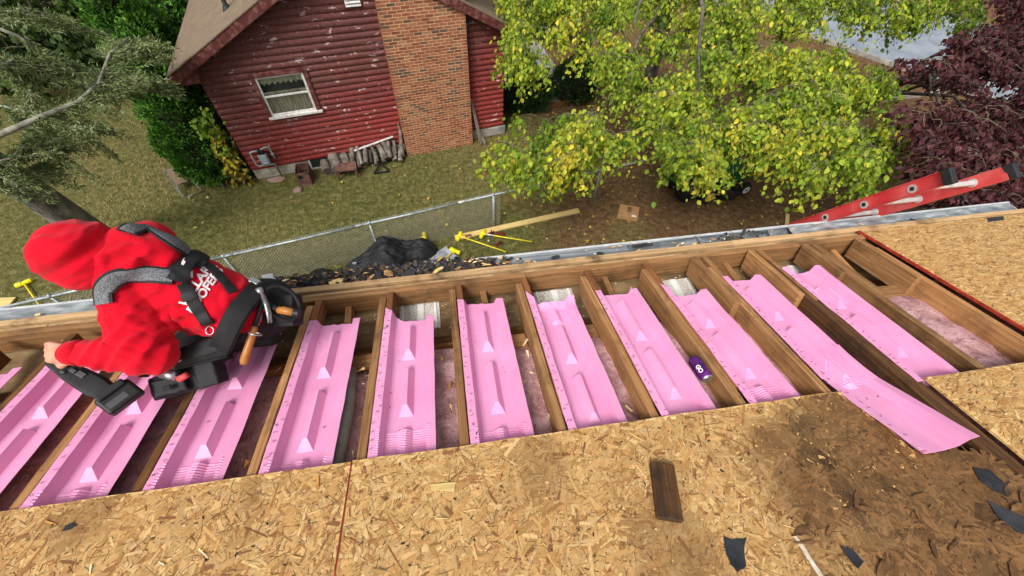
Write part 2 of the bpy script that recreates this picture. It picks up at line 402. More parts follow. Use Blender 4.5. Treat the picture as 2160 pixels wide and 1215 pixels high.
# siding boards, each one a half-round plank between the gable edges
def gable_z(s): return PEAK_Z - PITCH * abs(s - PEAK_S)
WIN = (1.0, 2.11, 1.55, 2.54); rowh = .137; zb = .28; k = 0
prof = [(0.0, .012), (.25, .034), (.5, .04), (.75, .033), (.93, .012), (1.0, .006)]
while True:
    z0 = zb + k * rowh; z1 = z0 + rowh; k += 1
    if z0 > PEAK_Z - .12: break
    w0 = (PEAK_Z - z1) / PITCH; s0 = max(0.0, PEAK_S - w0); s1 = min(7.0, PEAK_S + w0)
    if s1 - s0 < .1: break
    spans = [(s0, s1)]
    if z1 > WIN[2] and z0 < WIN[3]: spans = [(s0, WIN[0]), (WIN[1], s1)]
    for (a, b) in spans:
        mb = MB(); vs = []; fs = []; ns = max(2, int((b - a) / .25))
        for i in range(ns + 1):
            s = a + (b - a) * i / ns; wob = .003 * noise.noise(Vector((s * 2, z0 * 9, 1)))
            vs += [HW(s, z0 + rowh * q, o + wob) for (q, o) in prof]
        m = len(prof)
        for i in range(ns):
            for j in range(m - 1): fs.append((i * m + j, (i + 1) * m + j, (i + 1) * m + j + 1, i * m + j + 1))
        mb.add(vs, fs); mb.build('siding_board', MAT['siding'], house, sharp=50)
# wall core, foundation and the side wall
mb = MB(); poly = [HW(0.01, .25, -.13), HW(6.99, .25, -.13), HW(6.99, gable_z(6.99) - .05, -.13), HW(PEAK_S, PEAK_Z - .05, -.13), HW(.01, gable_z(.01) - .05, -.13)]
mb.prism(poly, HB * (DEPTH - .13)); mb.build('wall', MAT['trim_red'], house)
for k in range(16):            # side-wall boards on the right, seen edge on past the corner
    z0 = zb + k * rowh; mb = MB()
    vs = []; [vs.extend([HC + HA * (7.0 + o) + HB * yy + Vector((0, 0, z0 + rowh * q)) for (q, o) in prof]) for yy in (0.0, 6.5, 13.0)]
    m = len(prof); mb.add(vs, [(i * m + j, (i + 1) * m + j, (i + 1) * m + j + 1, i * m + j + 1) for i in range(2) for j in range(m - 1)])
    mb.build('siding_board', MAT['siding'], house)
    mb = MB(); vs = []; [vs.extend([HC - HA * o + HB * yy + Vector((0, 0, z0 + rowh * q)) for (q, o) in prof]) for yy in (0.0, 6.5, 13.0)]
    mb.add(vs, [(i * m + j, (i + 1) * m + j, (i + 1) * m + j + 1, i * m + j + 1) for i in range(2) for j in range(m - 1)])
    mb.build('siding_board', MAT['siding'], house)
MAT['block'] = simple('foundation_block', [srgb(140, 134, 122), srgb(168, 162, 150), srgb(186, 182, 170)], 8, .9, bump=.3, bscale=45, rnd=.1)
MAT['mortar'] = simple('mortar', [srgb(150, 140, 128), srgb(176, 166, 150)], 20, .95, bump=.2)
mb = MB(); mb.prism([HW(.02, -.15, -.02), HW(6.98, -.15, -.02), HW(6.98, .27, -.02), HW(.02, .27, -.02)], HB * (DEPTH - .1)); fnd = mb.build('foundation', MAT['mortar'], house)
for r in range(2):
    x = .0 - (.2 if r else 0)
    while x < 7.0:
        a, b = max(0, x) + .006, min(7.0, x + .4) - .006
        if b - a > .05 and not (1.4 < (a + b) / 2 < 2.35 and r >= 0):
            mb = MB(); z0 = .278 - (r + 1) * .2
            mb.prism([HW(a, z0 + .006, -.019), HW(b, z0 + .006, -.019), HW(b, z0 + .192, -.019), HW(a, z0 + .192, -.019)], -HB * .02)
            bevel(mb.build('block', MAT['block'], fnd), .004)
        x += .4
# basement window
bw = MB(); bw.prism([HW(1.42, .02, .0), HW(2.3, .02, .0), HW(2.3, .27, .0), HW(1.42, .27, .0)], HB * .02)
MAT['dark_glass'] = simple('dark_glass', [srgb(40, 44, 46), srgb(56, 60, 60)], 3, .15, spec=.6)
wb = bw.build('basement_window', MAT['dark_glass'], house)
for (a, b, c_, d) in ((1.38, 1.42, .0, .28), (2.3, 2.34, .0, .28), (1.42, 2.3, .0, .025)):
    mb = MB(); mb.prism([HW(a, c_, .03), HW(b, c_, .03), HW(b, d, .03), HW(a, d, .03)], HB * .04); mb.build('window_frame', MAT['white_paint'], wb)

# window with curtains
def wpanel(name, s0, s1, z0, z1, off, th, mat, parent, bv=.003):
    mb = MB(); mb.prism([HW(s0, z0, off), HW(s1, z0, off), HW(s1, z1, off), HW(s0, z1, off)], HB * th)
    o = mb.build(name, mat, parent); return bevel(o, bv) if bv else o
win = MB(); win.prism([HW(1.0, 1.55, -.055), HW(2.11, 1.55, -.055), HW(2.11, 2.54, -.055), HW(1.0, 2.54, -.055)], HB * .03)
win = win.build('window', simple('dark_room', [srgb(30, 32, 30), srgb(44, 46, 42)], 2, .9), house)
for (a, b, c_, d) in ((.96, 1.04, 1.55, 2.55), (2.07, 2.17, 1.55, 2.55), (.96, 2.17, 2.5, 2.6)):
    wpanel('window_trim', a, b, c_, d, .062, .07, MAT['trim_red'], win)
for (a, b, c_, d) in ((1.04, 1.09, 1.6, 2.5), (2.02, 2.07, 1.6, 2.5), (1.09, 2.02, 2.455, 2.5), (1.09, 2.02, 1.6, 1.64), (1.07, 2.04, 2.03, 2.075)):
    wpanel('sash', a, b, c_, d, .03, .04, MAT['white_paint'], win)
wpanel('sill', .97, 2.2, 1.545, 1.6, .10, .12, MAT['white_paint'], win)
t = NT('window_glass'); t.base((.9, .95, .95)); t.set(.02, 0, .5); t.b.inputs['Transmission Weight'].default_value = 1.0; t.b.inputs['IOR'].default_value = 1.2; MAT['glass'] = t.m
MAT['curtain'] = simple('beige_curtain', [srgb(104, 96, 80), srgb(140, 130, 108), srgb(162, 152, 130)], 5, .9, stretch=(6, 6, .6))
MAT['lace'] = simple('pale_valance', [srgb(130, 124, 100), srgb(176, 170, 148)], 10, .9, stretch=(4, 4, 1))
def curtain(name, s0, s1, z0, z1, off, mat, wav=.012, ragged=0.0):
    mb = MB(); vs = []; fs = []; ns = 46
    for i in range(ns + 1):
        s = s0 + (s1 - s0) * i / ns; o = off + wav * math.sin(i * 1.7 + .5 * math.sin(i))
        zz = z0 + ragged * (.5 + .5 * math.sin(i * 1.1)) + ragged * .6 * random.random()
        vs += [HW(s, zz, o), HW(s, z1, o)]
    for i in range(ns): fs.append((2 * i, 2 * i + 2, 2 * i + 3, 2 * i + 1))
    mb.add(vs, fs); return mb.build(name, mat, win, smooth=True)
curtain('curtain', 1.09, 2.02, 1.6, 2.04, -.03, MAT['curtain'])
curtain('valance', 1.09, 2.02, 2.27, 2.47, -.03, MAT['lace'], ragged=.05)
wpanel('curtain_rail', 1.09, 2.02, 2.085, 2.135, -.02, .02, MAT['curtain'], win)
wpanel('pane', 1.09, 2.02, 1.64, 2.03, .005, .004, MAT['glass'], win, 0)
wpanel('pane', 1.09, 2.02, 2.075, 2.455, .018, .004, MAT['glass'], win, 0)
# gable vent
gv = MB(); gv.prism([HW(3.34, 3.62, .05), HW(3.74, 3.62, .05), HW(3.74, 4.05, .05), HW(3.34, 4.05, .05)], HB * .05); gv = gv.build('gable_vent', MAT['trim_red'], house)
for i in range(6):
    z = 3.665 + i * .062; mb = MB(); mb.prism([HW(3.38, z, .085), HW(3.70, z, .085), HW(3.70, z + .045, .055), HW(3.38, z + .045, .055)], HB * .006); mb.build('louvre', MAT['white_paint'], gv)

# roof: two planes, overhanging the gable
def hroof(sign):
    s_e = -.42 if sign < 0 else 7.42; z_e = gable_z(s_e) + .03; zt = PEAK_Z + .03; pts = []
    us, vs_ = 18, 30; V = []; UV = []
    for j in range(vs_ + 1):
        yy = -.36 + (DEPTH + .7) * j / vs_
        for i in range(us + 1):
            q = i / us; s = s_e + (PEAK_S - s_e) * q; z = z_e + (zt - z_e) * q
            r = .006 * noise.noise(Vector((s * 3, yy * 3, 0)))
            V.append(HC + HA * s + HB * yy + Vector((0, 0, z + .10 + r))); UV.append((yy, q * abs(PEAK_S - s_e) * 1.125))
    F = [(j * (us + 1) + i, j * (us + 1) + i + 1, (j + 1) * (us + 1) + i + 1, (j + 1) * (us + 1) + i) for j in range(vs_) for i in range(us)]
    me = mesh_np('roof', [tuple(v) for v in V], F); uv = me.uv_layers.new(name='UVMap')
    for l in me.loops: uv.data[l.index].uv = UV[l.vertex_index]
    o = mobj('roof', me, MAT['shingle'], house); so_ = o.modifiers.new('thick', 'SOLIDIFY'); so_.thickness = .02; so_.offset = 0
    return o
for sg in (-1, 1):
    rf = hroof(sg); s_e = -.42 if sg < 0 else 7.42
    a = HW(s_e, gable_z(s_e) + .02, .33); b = HW(PEAK_S, PEAK_Z + .02, .33); dn = Vector((0, 0, 1))
    plank('rake_board', a, b, .035, .19, MAT['trim_red'], rf, up=(0, 0, 1), rough=.002, bv=.004)
    # return at the foot of the rake, soffit, eave fascia and gutter
    mb = MB(); s_i = .0 if sg < 0 else 7.0
    mb.prism([HW(s_e, gable_z(s_e) - .07, .32), HW(s_i + (.1 if sg < 0 else -.1), gable_z(s_e) - .07, .32), HW(s_i + (.1 if sg < 0 else -.1), gable_z(s_i), .32), HW(s_e, gable_z(s_e) + .02, .32)], HB * .3)
    mb.build('eave_return', MAT['trim_red'], rf)
    mb = MB(); q0 = HW(s_e, gable_z(s_e) - .02, .33); mb.box(q0 + HB * (DEPTH / 2 + .33) + Vector((0, 0, -.0)), (.03, DEPTH + .6, .16), Matrix.Rotation(TH, 3, 'Z')); mb.build('fascia', MAT['trim_red'], rf)
    o_ = -.065 if sg < 0 else .065; q1 = q0 + HA * o_
    gut = [(-.045, .06), (-.05, -.03), (-.03, -.055), (.03, -.055), (.05, -.02), (.05, .06)]
    mb = MB(); n_ = len(gut); vs = [q1 + HA * (x if sg < 0 else -x) + Vector((0, 0, z)) for x, z in gut] + [q1 + HB * (DEPTH + .6) + HA * (x if sg < 0 else -x) + Vector((0, 0, z)) for x, z in gut]
    mb.add(vs, [(i, i + 1, n_ + i + 1, n_ + i) for i in range(n_ - 1)] + [tuple(range(n_))]); mb.build('gutter', MAT['trim_red'] if False else simple('brown_gutter' + str(sg), [srgb(96, 78, 66), srgb(124, 104, 90)], 8, .6), rf)
    for i in range(3):   # ragged shingle ends over the rake
        pass
# plumbing vent on the left roof plane
pv = HW(1.02, gable_z(1.02) + .14, -.75)
MAT['black_rubber'] = simple('black_rubber', [srgb(24, 26, 28), srgb(40, 42, 44)], 12, .6, bump=.1)
pipe = MB(); pipe.tube([pv + Vector((0, 0, -.05)), pv + Vector((0, 0, .04)), pv + Vector((0, 0, .08)), pv + Vector((0, 0, .42))], [.11, .07, .045, .045], 12); pipe.build('vent_pipe', MAT['black_rubber'], house, sharp=40)

# chimney: 300 nearest bricks singly, the rest joined
t = NT('chimney_brick'); co = t.coord(); r = t.math('FRACT', t.math('ADD', t.objrand(), t.attr('rnd')[2]))
c = t.ramp(r, [(0, srgb(124, 72, 54)), (.2, srgb(152, 92, 66)), (.42, srgb(166, 108, 78)), (.62, srgb(144, 84, 62)), (.74, srgb(170, 124, 88)), (.86, srgb(118, 88, 70)), (1, srgb(96, 78, 66))])
c = t.mix(1.0, c, t.ramp(t.noise(co, 30, 5), [(.3, .72), (.7, 1.2)]), 'MULTIPLY'); t.base(c); t.set(.9, 0, .2); t.bump(t.noise(co, 70, 4), .4, .006); MAT['brick'] = t.m
MAT['brick_mortar'] = simple('brick_mortar', [srgb(196, 160, 124), srgb(220, 188, 152)], 12, .95, bump=.2)
ch = MB(); S0, S1, CO = 4.0, 5.96, .26
ch.prism([HW(S0 + .003, -.1, CO - .0025), HW(S1 - .003, -.1, CO - .0025), HW(S1 - .003, 6.0, CO - .0025), HW(S0 + .003, 6.0, CO - .0025)], HB * .75); ch = ch.build('chimney', MAT['brick_mortar'], house)
bl, bh, bd = .190, .0545, .092; crs = .0677; brs = []
proto = None
for row in range(88):
    z = .0 + row * crs; x = S0 - (.104 if row % 2 else 0.0)
    while x < S1 - .02:
        a, b = max(S0, x), min(S1, x + bl)
        if b - a > .03: brs.append((z, a, b))
        x += bl + .013
brs.sort(key=lambda q: abs(q[0] - 2.95)); single, rest = brs[:300], brs[300:]
protos = {}
for (z, a, b) in single:
    key = round(b - a, 3)
    if key not in protos:
        m_ = MB(); m_.box((0, 0, 0), (b - a, bd, bh)); protos[key] = m_.mesh('brick'); protos[key].materials.append(MAT['brick'])
    o = link(bpy.data.objects.new('brick', protos[key]), ch)
    m4 = Matrix.Rotation(TH, 4, 'Z'); m4.translation = HW((a + b) / 2, z + bh / 2, CO - bd / 2 + random.uniform(-.002, .003)); o.matrix_basis = m4
V = []; F = []; RN = []
def addbox(c, sx_, sy_, sz_):
    b0 = len(V); M_ = Matrix.Rotation(TH, 3, 'Z')
    for x in (-sx_ / 2, sx_ / 2):
        for y in (-sy_ / 2, sy_ / 2):
            for z in (-sz_ / 2, sz_ / 2): V.append(tuple(c + M_ @ Vector((x, y, z))))
    for f in [(0, 1, 3, 2), (4, 6, 7, 5), (0, 4, 5, 1), (2, 3, 7, 6), (0, 2, 6, 4), (1, 5, 7, 3)]: F.append([i + b0 for i in f]); 
    RN.extend([random.random()] * 6)
for (z, a, b) in rest: addbox(HW((a + b) / 2, z + bh / 2, CO - bd / 2 + random.uniform(-.002, .003)), b - a, bd, bh)
for row in range(88):
    for side in (S0, S1):
        x0 = CO - (.098 if row % 2 else .2)
        while x0 > -.48:
            addbox(HW(side + (.045 if side == S0 else -.045), row * crs + bh / 2, x0 - bl / 2 + .1), bd, bl, bh); x0 -= bl + .013
me = mesh_np('brickwork', V, F); at = me.attributes.new('rnd', 'FLOAT', 'FACE'); at.data.foreach_set('value', RN)
tag(mobj('brickwork', me, MAT['brick'], ch), kind='stuff')
# ================================================================== the roof being repaired
ours = thing('roof_under_repair', 'low-pitched house roof opened up to its bare rafters with old board decking', 'house', (0, -3, 0))
NRM = Vector((0, ST, CT))
MAT['stucco'] = simple('house_wall', [srgb(150, 140, 126), srgb(176, 168, 154)], 4, .9)
mb = MB(); mb.box((-1.1, -3.4, 2.3), (10.6, 9.26, 4.6)); mb.build('wall', MAT['stucco'], ours)
XK = {k: -.09 + .408 * k for k in range(-9, 11)}
for k in range(-9, 11):
    x = XK[k] + random.uniform(-.004, .004); yt = 1.47 if k < 1 else (1.455 if k < 4 else 1.40)
    m_ = 'wood_black' if k == 5 else ('wood_dark' if k in (-5, -6, -3) else 'wood')
    plank('rafter', RP(x + .02, yt, -.0705), RP(x + .02, -3.2, -.0705), .038, .141, MAT[m_], ours, up=NRM, rough=.0015)
    if -3 < k < 4:      # rafter tails nailed alongside, the vents are stapled to these
        plank('rafter_tail', RP(x + .061, 1.512, -.05), RP(x + .061, .55, -.05), .036, .095, MAT['wood_red'], ours, up=NRM, rough=.0015)
    if k == 5: plank('rafter', RP(x + .06, 1.0, -.0705), RP(x + .06, -3.2, -.0705), .038, .139, MAT['wood_black'], ours, up=NRM, rough=.0015)
    if k >= 4 and k < 7:
        plank('rafter_tail', RP(x + .061, 1.512, -.05), RP(x + .061, 1.0, -.05), .036, .095, MAT['wood'], ours, up=NRM, rough=.0015)
for k, y0, y1 in ((4, 1.505, 1.045), (5, 1.505, 1.045), (6, 1.505, 1.18), (7, 1.505, 1.06)):     # short sister pieces
    plank('sister_board', RP(XK[k] - .021, y0, -.062), RP(XK[k] - .021, y1, -.062), .04, .15, MAT['wood'], ours, up=NRM, rough=.001)
# rim boards and fascia along the eave
for j, (yy, n0, w_) in enumerate(((1.535, -.004, .040), (1.579, -.022, .038), (1.623, .003, .040))):
    x = -5.6
    for L in (2.9, 3.1, 4.2):
        x1 = min(x + L + j * .37, 4.36); a = RP(x, yy, n0); b = RP(x1 - .002, yy, n0); dz = Vector((0, 0, -.075 if j < 2 else -.09))
        plank('rim_board' if j < 2 else 'fascia_board', a + dz, b + dz, w_, .15 if j < 2 else .18, MAT['wood_tan' if j else 'wood'], ours, rough=.0018)
        x = x1
        if x >= 4.35: break
# lookouts, soffit, wall plate
SZ = 4.70
for px, py0, py1 in ((738, 622, 672), (1016, 598, 642), (1272, 576, 622), (1525, 545, 592), (1752, 522, 562), (145, 705, 730)):
    a = G(px, py0, SZ + .085); plank('lookout', Vector((a.x, 1.514, SZ + .045)), Vector((a.x + .01, 1.24, SZ + .045)), .038, .085, MAT['wood'], ours, rough=.001)
xs_ = [-5.6, -3.2, -1.25, .95, 3.1, 4.36]
for a, b in zip(xs_[:-1], xs_[1:]):
    mb = MB(); mb.box(((a + b) / 2, 1.40, SZ - .006 - .004 * (xs_.index(a) % 2)), (b - a - .004, .40, .012)); mb.build('soffit_panel', MAT['ply'], ours)
plank('wall_plate', Vector((-5.6, 1.20, SZ + .004)), Vector((4.3, 1.20, SZ + .004)), .09, .075, MAT['wood_dark'], ours, rough=.001)
plank('wall_sheathing', Vector((-5.6, 1.150, SZ + .03)), Vector((4.3, 1.150, SZ + .03)), .012, .16, MAT['wood_red'], ours)
for k in range(-7, 8):   # blocking between the rafters over the plate
    if k in (-2, 0, 1, 3, 6):
        plank('blocking', RP(XK[k] + .045, 1.10, -.125), RP(XK[k + 1] - .005, 1.10, -.125), .09, .03, MAT['wood'], ours, up=NRM, rough=.001)
# white soffit vent plates seen from behind
t = NT('speckled_vent'); co = t.coord(); v = t.n('TexVoronoi'); v.inputs['Scale'].default_value = 170; t.l(co, v.inputs['Vector'])
t.base(t.mix(t.ramp(v.outputs['Distance'], [(.25, 1.0), (.5, 0.0)]), srgb(206, 204, 198), srgb(120, 104, 90))); t.set(.5, 0, .4); MAT['vent_plate'] = t.m
MAT['white_vinyl'] = simple('white_vinyl', [srgb(214, 214, 210), srgb(232, 232, 230)], 20, .45)
for c_, w_, d_ in ((G(886, 669, SZ), .25, .20), (G(1172, 638, SZ), .26, .19), (G(1425, 612, SZ), .27, .17), (G(1676, 578, SZ), .22, .14)):
    mb = MB(); mb.box(c_ + Vector((0, 0, .004)), (w_, d_, .005)); vp = mb.build('soffit_vent', MAT['vent_plate'], ours)
    for dx, ww in ((-.42, .05), (.02, .14), (.10, .03), (.40, .05)):
        mb = MB(); mb.box(c_ + Vector((dx * w_, 0, .010)), (ww * w_, d_ * .99, .007)); mb.build('vent_rib', MAT['white_vinyl'], vp)

# pink fibreglass insulation between the rafters
t = NT('pink_fibreglass'); co = t.coord(); n1 = t.noise(co, 9, 6, .7, 1.0); n2 = t.noise(co, 55, 5, .75)
c = t.ramp(n1, [(.3, srgb(150, 106, 102)), (.5, srgb(206, 158, 160)), (.7, srgb(228, 190, 192))]); c = t.mix(t.ramp(n2, [(.55, 0.0), (.72, .8)]), c, srgb(104, 70, 54))
t.base(c); t.set(1.0, 0, .05); t.bump(t.math('ADD', n1, t.math('MULTIPLY', n2, .4)), .9, .03); MAT['insul'] = t.m
V = []; nx = 210; ny = 60
for j in range(ny + 1):
    y = -.6 + 1.74 * j / ny
    for i in range(nx + 1):
        x = -3.6 + 7.6 * i / nx; p_ = Vector((x * 5, y * 5, .3))
        d_ = noise.noise(p_) * .022 + noise.noise(p_ * 3.1) * .011 + noise.noise(p_ * 8) * .005
        bayc = abs(((x + .09 - .02) / .408) % 1 - .5); d_ += .02 * (bayc * 2) ** 3 * -1
        dirty = -.035 if -1.35 < x < -.5 else 0
        V.append(tuple(RP(x, y, -.098 + d_ + dirty - .05 * max(0, (y - 1.0)) / .14)))
F = [(j * (nx + 1) + i, j * (nx + 1) + i + 1, (j + 1) * (nx + 1) + i + 1, (j + 1) * (nx + 1) + i) for j in range(ny) for i in range(nx)]
tag(mobj('insulation', mesh_np('insulation', V, F), MAT['insul'], smooth=True), 'dusty pink fibreglass insulation lying between the open rafters', 'insulation', kind='stuff')
# old grey duct in the bay left of the middle
mb = MB(); mb.tube([RP(-.62, 1.03, -.10), RP(-.60, .8, -.092), RP(-.61, .45, -.10), RP(-.6, .1, -.1)], .03, 14)
tag(mb.build('duct', simple('dull_galvanised', [srgb(120, 112, 98), srgb(160, 158, 150)], 7, .7, metal=.1), smooth=True), 'dull grey metal duct running between two rafters under dust', 'duct')

# ------------------------------------------------------------------ strand-board sheets
t = NT('strand_board'); co = t.coord()
def cells(scale, rot, sd):
    mp = t.n('Mapping'); mp.inputs['Scale'].default_value = (scale, scale * 4.5, scale); mp.inputs['Rotation'].default_value = (0, 0, rot); mp.inputs['Location'].default_value = (sd, sd * 2, 0)
    t.l(co, mp.inputs[0]); v = t.n('TexVoronoi'); v.inputs['Scale'].default_value = 1.0; t.l(mp.outputs[0], v.inputs['Vector']); return v.outputs['Color']
c1 = cells(14, .5, 1); c2 = cells(17, 1.9, 5); m_ = t.noise(co, 20, 3)
cc_ = t.mix(t.ramp(m_, [(.48, 0.0), (.52, 1.0)]), c1, c2); bw_ = t.n('RGBToBW'); t.l(cc_, bw_.inputs[0])
c = t.ramp(bw_.outputs[0], [(.1, srgb(150, 104, 58)), (.4, srgb(200, 156, 96)), (.7, srgb(224, 184, 122)), (.95, srgb(236, 206, 150))])
st = t.noise(co, 2.2, 6, .65); c = t.mix(t.ramp(st, [(.6, 0.0), (.75, .5)]), c, srgb(110, 76, 44))
t.base(c); t.set(.75, 0, .25); t.bump(t.noise(co, 60, 4), .3, .003); MAT['osb'] = t.m
t = NT('strand'); ca = t.attr('col')[0]; co = t.coord(); gx = t.noise(t.coord((1, 1, 1)), 180, 3, .7); gl = t.noise(co, 14, 4)
c = t.mix(1.0, ca, t.ramp(gx, [(.3, .84), (.7, 1.12)]), 'MULTIPLY'); sk = t.noise(co, 75, 2); c = t.mix(t.ramp(sk, [(.69, 0.0), (.74, .75)]), c, (.03, .022, .015))
t.base(c); t.set(.7, 0, .3); t.bump(gx, .25, .002); MAT['strand'] = t.m
MAT['rot'] = simple('rotten_wood', [srgb(62, 42, 26), srgb(104, 72, 42), srgb(134, 98, 62)], 18, .9, bump=.5, bscale=60)
MAT['osb_edge'] = simple('board_edge', [srgb(120, 78, 40), srgb(166, 118, 66)], 30, .8)
OC = np.array([srgb(216, 174, 114), srgb(206, 162, 102), srgb(226, 190, 134), srgb(194, 148, 90), srgb(210, 168, 110), srgb(176, 128, 76), srgb(150, 102, 62), srgb(218, 180, 124)])
OW = np.array([.2, .2, .13, .14, .16, .08, .03, .06])
def stain(x, y):
    nz = np.array([noise.fractal(Vector((a * 2.6, b * 2.6, 4)), 1.0, 2.0, 4) for a, b in zip(x, y)])
    s = np.clip((x * 1.0 + (.42 - y) * .75 + nz * .38 - 1.05) / .45, 0, 1) * (x < 1.99)
    return s * s * (3 - 2 * s), nz
def sheet(name, poly, label, n_top=.0115, cover=None, dens=9600, along=None, bright=1.0, edge_mat=None, stained=True):
    """poly: (x, y) outline on the roof"""
    mb = MB(); mb.prism([RP(x, y, .0) for x, y in poly], NRM * n_top); o = mb.build(name, MAT['rot'] if n_top < .01 else MAT['osb'], ours)
    if label: o['label'] = label
    x0, x1 = min(p[0] for p in poly), max(p[0] for p in poly); y0, y1 = min(p[1] for p in poly), max(p[1] for p in poly)
    if cover: x0, x1, y0, y1 = max(x0, cover[0]), min(x1, cover[1]), max(y0, cover[2]), min(y1, cover[3])
    n = int((x1 - x0) * (y1 - y0) * dens); X = RNG.uniform(x0, x1, n); Y = RNG.uniform(y0, y1, n)
    L = np.clip(RNG.lognormal(-3.05, .45, n), .015, .13); W = np.clip(RNG.lognormal(-4.7, .45, n), .003, .026)
    thin = RNG.random(n) < .15; W[thin] = RNG.uniform(.0010, .0026, thin.sum()); L[thin] *= .62
    if along is None: th = RNG.normal(0, .75, n) + np.where(RNG.random(n) < .5, 0, 1.3)
    else: th = RNG.normal(along, .45, n)
    s, nz = stain(X, Y) if stained else (np.zeros(n), np.zeros(n))
    ci = RNG.choice(len(OC), n, p=OW / OW.sum()); C = OC[ci] * RNG.uniform(.66, .96, n)[:, None] * bright * np.array([1.0, .97, .92])
    C[thin] *= .34  # thin slivers darkened, painting in the shade of gaps between strands
    dk = np.array(srgb(112, 78, 46)); bk = np.clip((np.array([noise.fractal(Vector((a * 4.2, b * 4.2, 9)), 1.0, 2.0, 4) for a, b in zip(X, Y)]) - .2) * 2.6, 0, .6) * s; C = C * (1 - s[:, None] * .9) + (dk * RNG.uniform(.4, 1.45, n)[:, None]) * (s[:, None] * .9); C *= (1 - bk)[:, None]
    patch = np.clip((nz - .16) * 1.5, 0, .5)[:, None]; C = C * (1 - patch) + np.array(srgb(120, 84, 48)) * patch
    H = RNG.uniform(.0006, .0021, n) + n_top; H[thin] = n_top + RNG.uniform(.0018, .0023, thin.sum())
    # stay inside the outline
    def inside(px, py):
        r = np.zeros(len(px), bool); j = len(poly) - 1
        for i in range(len(poly)):
            xi, yi = poly[i]; xj, yj = poly[j]
            if yi != yj: r ^= ((yi > py) != (yj > py)) & (px < (xj - xi) * (py - yi) / (yj - yi) + xi)
            j = i
        return r
    cx_, sx_ = np.cos(th), np.sin(th); ok = np.ones(n, bool); cor = []
    for a, b in ((-.5, -.5), (.5, -.42), (.46, .5), (-.44, .46)):
        qx = X + (a * L * cx_ - b * W * sx_); qy = Y + (a * L * sx_ + b * W * cx_) * CT; ok &= inside(qx, qy) | ((Y < .12) & inside(X, Y) & stained); cor.append((qx, qy))
    tl = RNG.normal(0, .0003, (4, n)); V = np.zeros((n, 4, 3))
    for i, (qx, qy) in enumerate(cor):
        h = H + np.clip(tl[i], -.0006, .0006); V[:, i, 0] = qx; V[:, i, 1] = qy + h * ST; V[:, i, 2] = RZ0 - TR * qy + h * CT
    V = V[ok]; C = C[ok]; m = len(V)
    tag(mobj('strand', mesh_np('strand', V.reshape(-1, 3), np.arange(4 * m).reshape(-1, 4), C), MAT['strand'], o), kind='stuff')
    return o
def ey(x): return .508 - .0206 * (x + 1.74)
def ragged(x0, x1, y, n, amp=.004): return [(x0 + (x1 - x0) * i / n, y(x0 + (x1 - x0) * i / n) + random.uniform(-amp, amp)) for i in range(n + 1)]
cov = (-2.3, 3.2, -.55, 2)
sheet('sheathing_panel', ragged(-.512, -2.9, ey, 14, .002) + [(-2.9, -1.4), (-.512, -1.4)], 'clean golden strand board panel at the lower left', cover=cov)
sheet('sheathing_panel', [(.985, -1.4), (-.506, -1.4)] + ragged(-.506, 1.605, ey, 20, .003) + [(1.615, .40), (1.632, .33), (1.655, .25), (1.66, .15), (1.60, .06), (1.42, .045), (1.2, .02), (1.02, .03), (.985, -.02)], 'golden strand board panel turning brown with damp at its right end', cover=cov)
rot = sheet('sheathing_panel', [(.990, -1.4), (.990, -.02), (1.03, .024), (1.2, .016), (1.42, .041), (1.60, .056), (1.662, .16), (1.75, .145), (1.83, .12), (1.935, .09), (1.935, -1.4)], 'rotten dark brown flaking strand board beside the blackened rafter', n_top=.0095, cover=cov, dens=7000)
sheet('sheathing_panel', ragged(2.045, 3.9, lambda x: .437 - .012 * (x - 2.05), 10, .003)[::-1] + [(2.05, .1), (2.05, -1.4), (3.9, -1.4)], 'strand board panel right of the blackened rafter', cover=cov, along=.15, stained=False)
pE = [(2.858, .44), (2.852, 1.0), (2.845, 1.585), (4.33, 1.57), (4.36, .44)]
shE = sheet('sheathing_panel', pE, 'strand board panel at the eave with a red painted edge', cover=(2.8, 4.4, .44, 2), along=.0, stained=False)
MAT['red_paint'] = simple('red_edge_paint', [srgb(120, 34, 20), srgb(162, 50, 28), srgb(182, 76, 46)], 25, .7)
plank('painted_edge', RP(2.849, .44, .007), RP(2.836, 1.585, .007), .011, .016, MAT['red_paint'], shE, up=NRM, rough=.0012, bv=0)
# red chalk line over the joint
mb = MB(); mb.bar(RP(-.509, .47, .0142), RP(-.50, -1.0, .0142), .0035, .0016, NRM); tag(mb.build('chalk_line', simple('chalk_red', [srgb(120, 24, 20), srgb(160, 50, 40)], 60, .9), ours))
# white lifted edge where the rotten sheet begins
V = []; 
for i in range(26):
    y = -.03 - i * .02; wv = .006 + .010 * abs(noise.noise(Vector((i * .7, 0, 0)))); V += [tuple(RP(.985 - .0 * wv + .004 * random.random(), y, .0135)), tuple(RP(.99 + wv, y, .0165 + .003 * random.random()))]
mobj('torn_edge', mesh_np('torn_edge', V, [(2 * i, 2 * i + 1, 2 * i + 3, 2 * i + 2) for i in range(25)]), simple('bleached_wood', [srgb(170, 158, 138), srgb(210, 200, 184)], 40, .9), ours)
